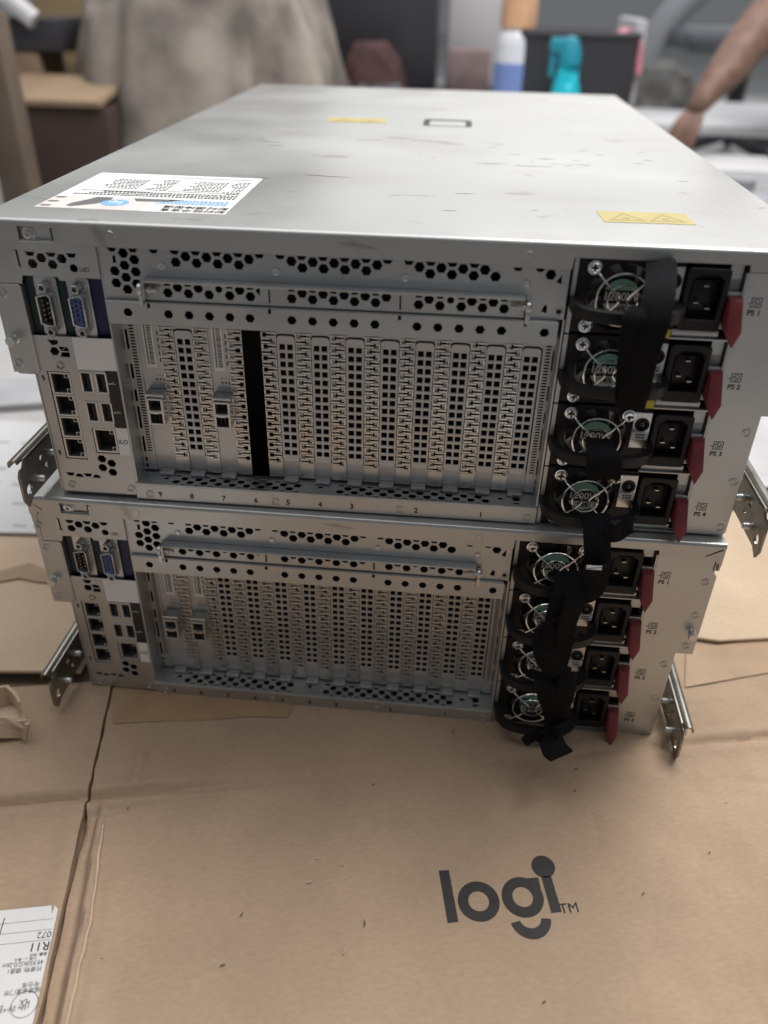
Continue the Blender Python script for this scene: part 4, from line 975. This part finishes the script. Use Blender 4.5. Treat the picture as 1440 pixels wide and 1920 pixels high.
# black bin with cyan bag
bb = empty('waste_bin', (.315, 2.02, -.014)); tag(bb, 'square black bin standing behind the right end of the servers', 'bin')
b = MB(); b.plate(rrect(-150, 150, -120, 120, 25), [rrect(-143, 143, -113, 113, 20)[::-1]], 400, 400, 3, 'XY'); b.box(-142, 142, -112, 112, 2, 8); b.build('bin_wall', BLKB, bb)
b = MB(); b.plate(rrect(-154, 154, -124, 124, 27), [rrect(-142, 142, -112, 112, 20)[::-1]], 410, 16, 4, 'XY'); b.build('rim', BLKB, bb)
o = lump('cyan_bottle', 0, 0, .040, .040, .36, mat('cyan_plastic', (.02, .55, .68), 0, .35, .1, 14), 'bright cyan squeeze bottle standing in front of the square black bin', 'bottle', 2, pw=.9)
b = MB(); b.lathe((0, 0, 330), (0, 0, 1), [(0, 0), (30, 0), (27, 30), (16, 55), (0, 60)], 20); b.box(-50, 12, -14, 14, 352, 385, 8); b.box(-46, -32, -8, 8, 300, 352, 4); b.build('trigger_head', mat('teal_plastic', (.02, .28, .38), 0, .4), o)
p_ = at(1062, 150, 1.82); o.location = (p_.x, 1.82, 0.0)
o = lump('pink_bag', 0, 0, .04, .04, .10, mat('pink_plastic', (.72, .26, .33), 0, .5), 'small pink bag hanging beside the square black bin', 'bag', 5)
p_ = at(1172, 85, 2.1); o.location = (p_.x, 2.1, p_.z-.05)
o = wbox('storage_rack', 475, 505, 2080, 2400, FL, 420, mat('rack_grey', (.5, .5, .52), 0, .5), 'slim pale grey rack end beside the black bin', 'rack')
# white counter, chair, right
ct = empty('work_table', (.95, 2.25, -.014)); tag(ct, 'low white table right of the servers with clutter beneath', 'table')
b = MB(); b.box(-420, 600, -250, 330, 172, 200, 8); b.build('table_top', WHT, ct)
for x in (-390, 560):
    for y in (-220, 300): b = MB(); b.cyl((x, y, 0), (0, 0, 1), 18, 171, 14); b.build('leg', DGREY, ct)
o = lump('cable_pile', .60, 2.45, .12, .10, .12, mat('dark_cable', (.10, .10, .095), 0, .6, .35, 25), 'pile of dark cables on the low white table', 'cable pile', 14)
o.location.z = .20
ch = empty('office_chair', (.98, 2.95, -.014)); tag(ch, 'grey office chair with a curved back behind the white table', 'chair')
b = MB(); b.tube(spline([(-330, 0, 120), (-300, 0, 300), (-240, 0, 430), (-120, 0, 540), (60, 0, 600), (240, 0, 560)], 6), 55, 12, flat=(.7, 1)); b.build('chair_back', mat('chair_grey', (.26, .27, .29), 0, .6), ch)
b = MB(); b.box(-250, 250, -350, 60, 330, 400, 30); b.build('seat', DGREY, ch)
b = MB(); b.cyl((0, -140, 60), (0, 0, 1), 30, 269, 14); b.build('column', DGREY, ch)
b = MB()
for k in range(5):
    a = 2*math.pi*k/5; b.tube([(0, -140, 75), (260*math.cos(a), -140+260*math.sin(a), 40)], 22, 8); b.lathe((260*math.cos(a), -140+260*math.sin(a), 25), (math.cos(a+1.57), math.sin(a+1.57), 0), [(0, -14), (25, -14), (25, 14), (0, 14)], 12)
b.build('base', BLKB, ch)
# clutter at the right edge
for k, (x, y, w, h, m, nm, lb, ct_) in enumerate(((.60, 1.30, .07, .17, mat('grey_canister', (.36, .37, .39), .1, .4), 'canister', 'light grey canister on the floor right of the upper server', 'canister'), (.70, 1.22, .055, .20, BLKB, 'canister', 'black canister beside the light grey canister', 'canister'), (.81, 1.20, .06, .19, DGREY, 'canister', 'dark grey canister at the right edge beside the black canister', 'canister'))):
    b = MB(); b.lathe((0, 0, 0), (0, 0, 1), [(0, 0), (w*950, 0), (w*1000, 6), (w*1000, h*900), (w*700, h*980), (w*350, h*1000), (w*350, h*1000+20), (0, h*1000+20)], 26); o = b.build(nm, m, None); o.location = (x, y, -.014); tag(o, lb, ct_)

# ------------------------------------------------------------------ person crouching at the right, reaching down to the left
def skinned(name, chain, edges, m, parent=None, sub=2, root=0):
    me = bpy.data.meshes.new(name); me.from_pydata([c[:3] for c in chain], edges, []); o = bpy.data.objects.new(name, me); COL.objects.link(o)
    md = o.modifiers.new('Skin', 'SKIN'); sk = me.skin_vertices[0].data
    for i, c in enumerate(chain): sk[i].radius = (c[3], c[4] if len(c) > 4 else c[3])
    for i in range(len(chain)): sk[i].use_root = (i == root)
    s2 = o.modifiers.new('Sub', 'SUBSURF'); s2.levels = sub; s2.render_levels = sub
    dg = bpy.context.evaluated_depsgraph_get(); me2 = bpy.data.meshes.new_from_object(o.evaluated_get(dg)); o.modifiers.clear(); o.data = me2; bpy.data.meshes.remove(me)
    me2.materials.clear(); me2.materials.append(m); me2.polygons.foreach_set('use_smooth', [True]*len(me2.polygons)); o.parent = parent; return o
SKIN = mat('skin', (.20, .115, .085), 0, .6, .3, 28, .2, 150)
SHIRT = mat('dark_shirt', (.018, .017, .02), 0, .85, .2, 30, .4, 80)
SHORTS = mat('dark_trousers', (.03, .03, .036), 0, .85, .2, 30)
HAIR = mat('black_hair', (.01, .009, .008), 0, .6)
ha = at(1290, 232, 1.62); el = at(1455, 20, 1.80); wr = at(1318, 185, 1.65)
V = lambda p, r, r2=None: (p[0], p[1], p[2], r, r2 or r)
che = at(1512, 70, 1.98); pel = che+Vector((.30, .14, -.10)); nek = che+Vector((-.07, -.05, .19)); hea = nek+Vector((-.05, -.04, .13))
sh1 = che+Vector((-.05, -.15, .08)); sh2 = che+Vector((.10, .16, .10))
chain = [V(pel, .13, .12), V(pel.lerp(che, .5), .125, .11), V(che, .14, .11), V(nek, .055), V(hea, .075, .085), V(hea+Vector((-.015, -.01, .09)), .07, .08),
         V(sh1, .06), V(Vector((el.x, el.y, max(el.z, .47))), .050), V(wr.lerp(el, .45), .052), V(wr, .034, .028), V(ha.lerp(wr, .35), .034, .018),
         V(sh2, .06), V(sh2+Vector((.08, .06, -.22)), .045), V(sh2+Vector((-.06, -.10, -.36)), .03),
         V((1.02, 1.75, .36), .075), V((1.10, 1.92, .07), .05), V((1.00, 1.86, .02), .035, .03),
         V((1.26, 1.86, .36), .075), V((1.34, 2.06, .07), .05), V((1.26, 1.96, .02), .035, .03)]
ed = [(0, 1), (1, 2), (2, 3), (3, 4), (4, 5), (2, 6), (6, 7), (7, 8), (8, 9), (9, 10), (2, 11), (11, 12), (12, 13), (0, 14), (14, 15), (15, 16), (0, 17), (17, 18), (18, 19)]
pr = empty('person', (pel.x, pel.y, -.014)); tag(pr, 'crouching person in dark clothes reaching down with one bare arm at right', 'person')
def pbuild(name, *a, **k):
    o = skinned(name, *a, **k); o.parent = pr; o.location = -Vector(pr.location); return o
pbuild('body', chain, ed, SKIN)
hd = (ha-wr).normalized(); sdv = hd.cross(Vector((0, 0, 1))).normalized(); dn = hd.cross(sdv)
if dn.z > 0: dn = -dn
for k, (off, L) in enumerate(((-.026, .062), (-.009, .072), (.009, .068), (.026, .052))):
    p0 = ha.lerp(wr, .45)+sdv*off*.6; p1 = ha+sdv*off+hd*.01; p2 = p1+hd*L*.5+dn*L*.15; p3 = p2+hd*L*.25+dn*L*.4
    pbuild('finger', [V(p0, .010), V(p1, .010), V(p2, .009), V(p3, .0075)], [(0, 1), (1, 2), (2, 3)], SKIN)
p0 = wr.lerp(ha, .2); pbuild('thumb', [V(p0, .011), V(p0+sdv*.03+hd*.02+dn*.02, .011), V(p0+sdv*.035+hd*.055+dn*.035, .0085)], [(0, 1), (1, 2)], SKIN)
pbuild('shirt', [V(pel+Vector((-.01, -.01, .03)), .145, .135), V(pel.lerp(che, .5), .14, .125), V(che, .155, .125), V(che.lerp(nek, .55), .10, .09), V(sh1, .075), V(sh1.lerp(el, .5), .062), V(sh2, .075), V(sh2+Vector((.05, .04, -.13)), .065)], [(0, 1), (1, 2), (2, 3), (2, 4), (4, 5), (2, 6), (6, 7)], SHIRT)
pbuild('trousers', [V(pel, .145, .14), V((1.02, 1.75, .36), .088), V((1.085, 1.89, .13), .066), V((1.26, 1.86, .36), .088), V((1.325, 2.03, .13), .066)], [(0, 1), (1, 2), (0, 3), (3, 4)], SHORTS)
pbuild('hair', [V(hea+Vector((.02, .01, .03)), .075, .085), V(hea+Vector((.0, .0, .11)), .08, .088)], [(0, 1)], HAIR)
for x, y in ((.98, 1.83), (1.24, 1.93)): pbuild('shoe', [V((x+.05, y+.05, .025), .042, .035), V((x-.05, y-.06, .02), .042, .03)], [(0, 1)], BLKB)
o = wbox('white_carton', 600, 790, 1560, 1760, FL, 150, WHT, 'white carton under the hand of the crouching person', 'carton')
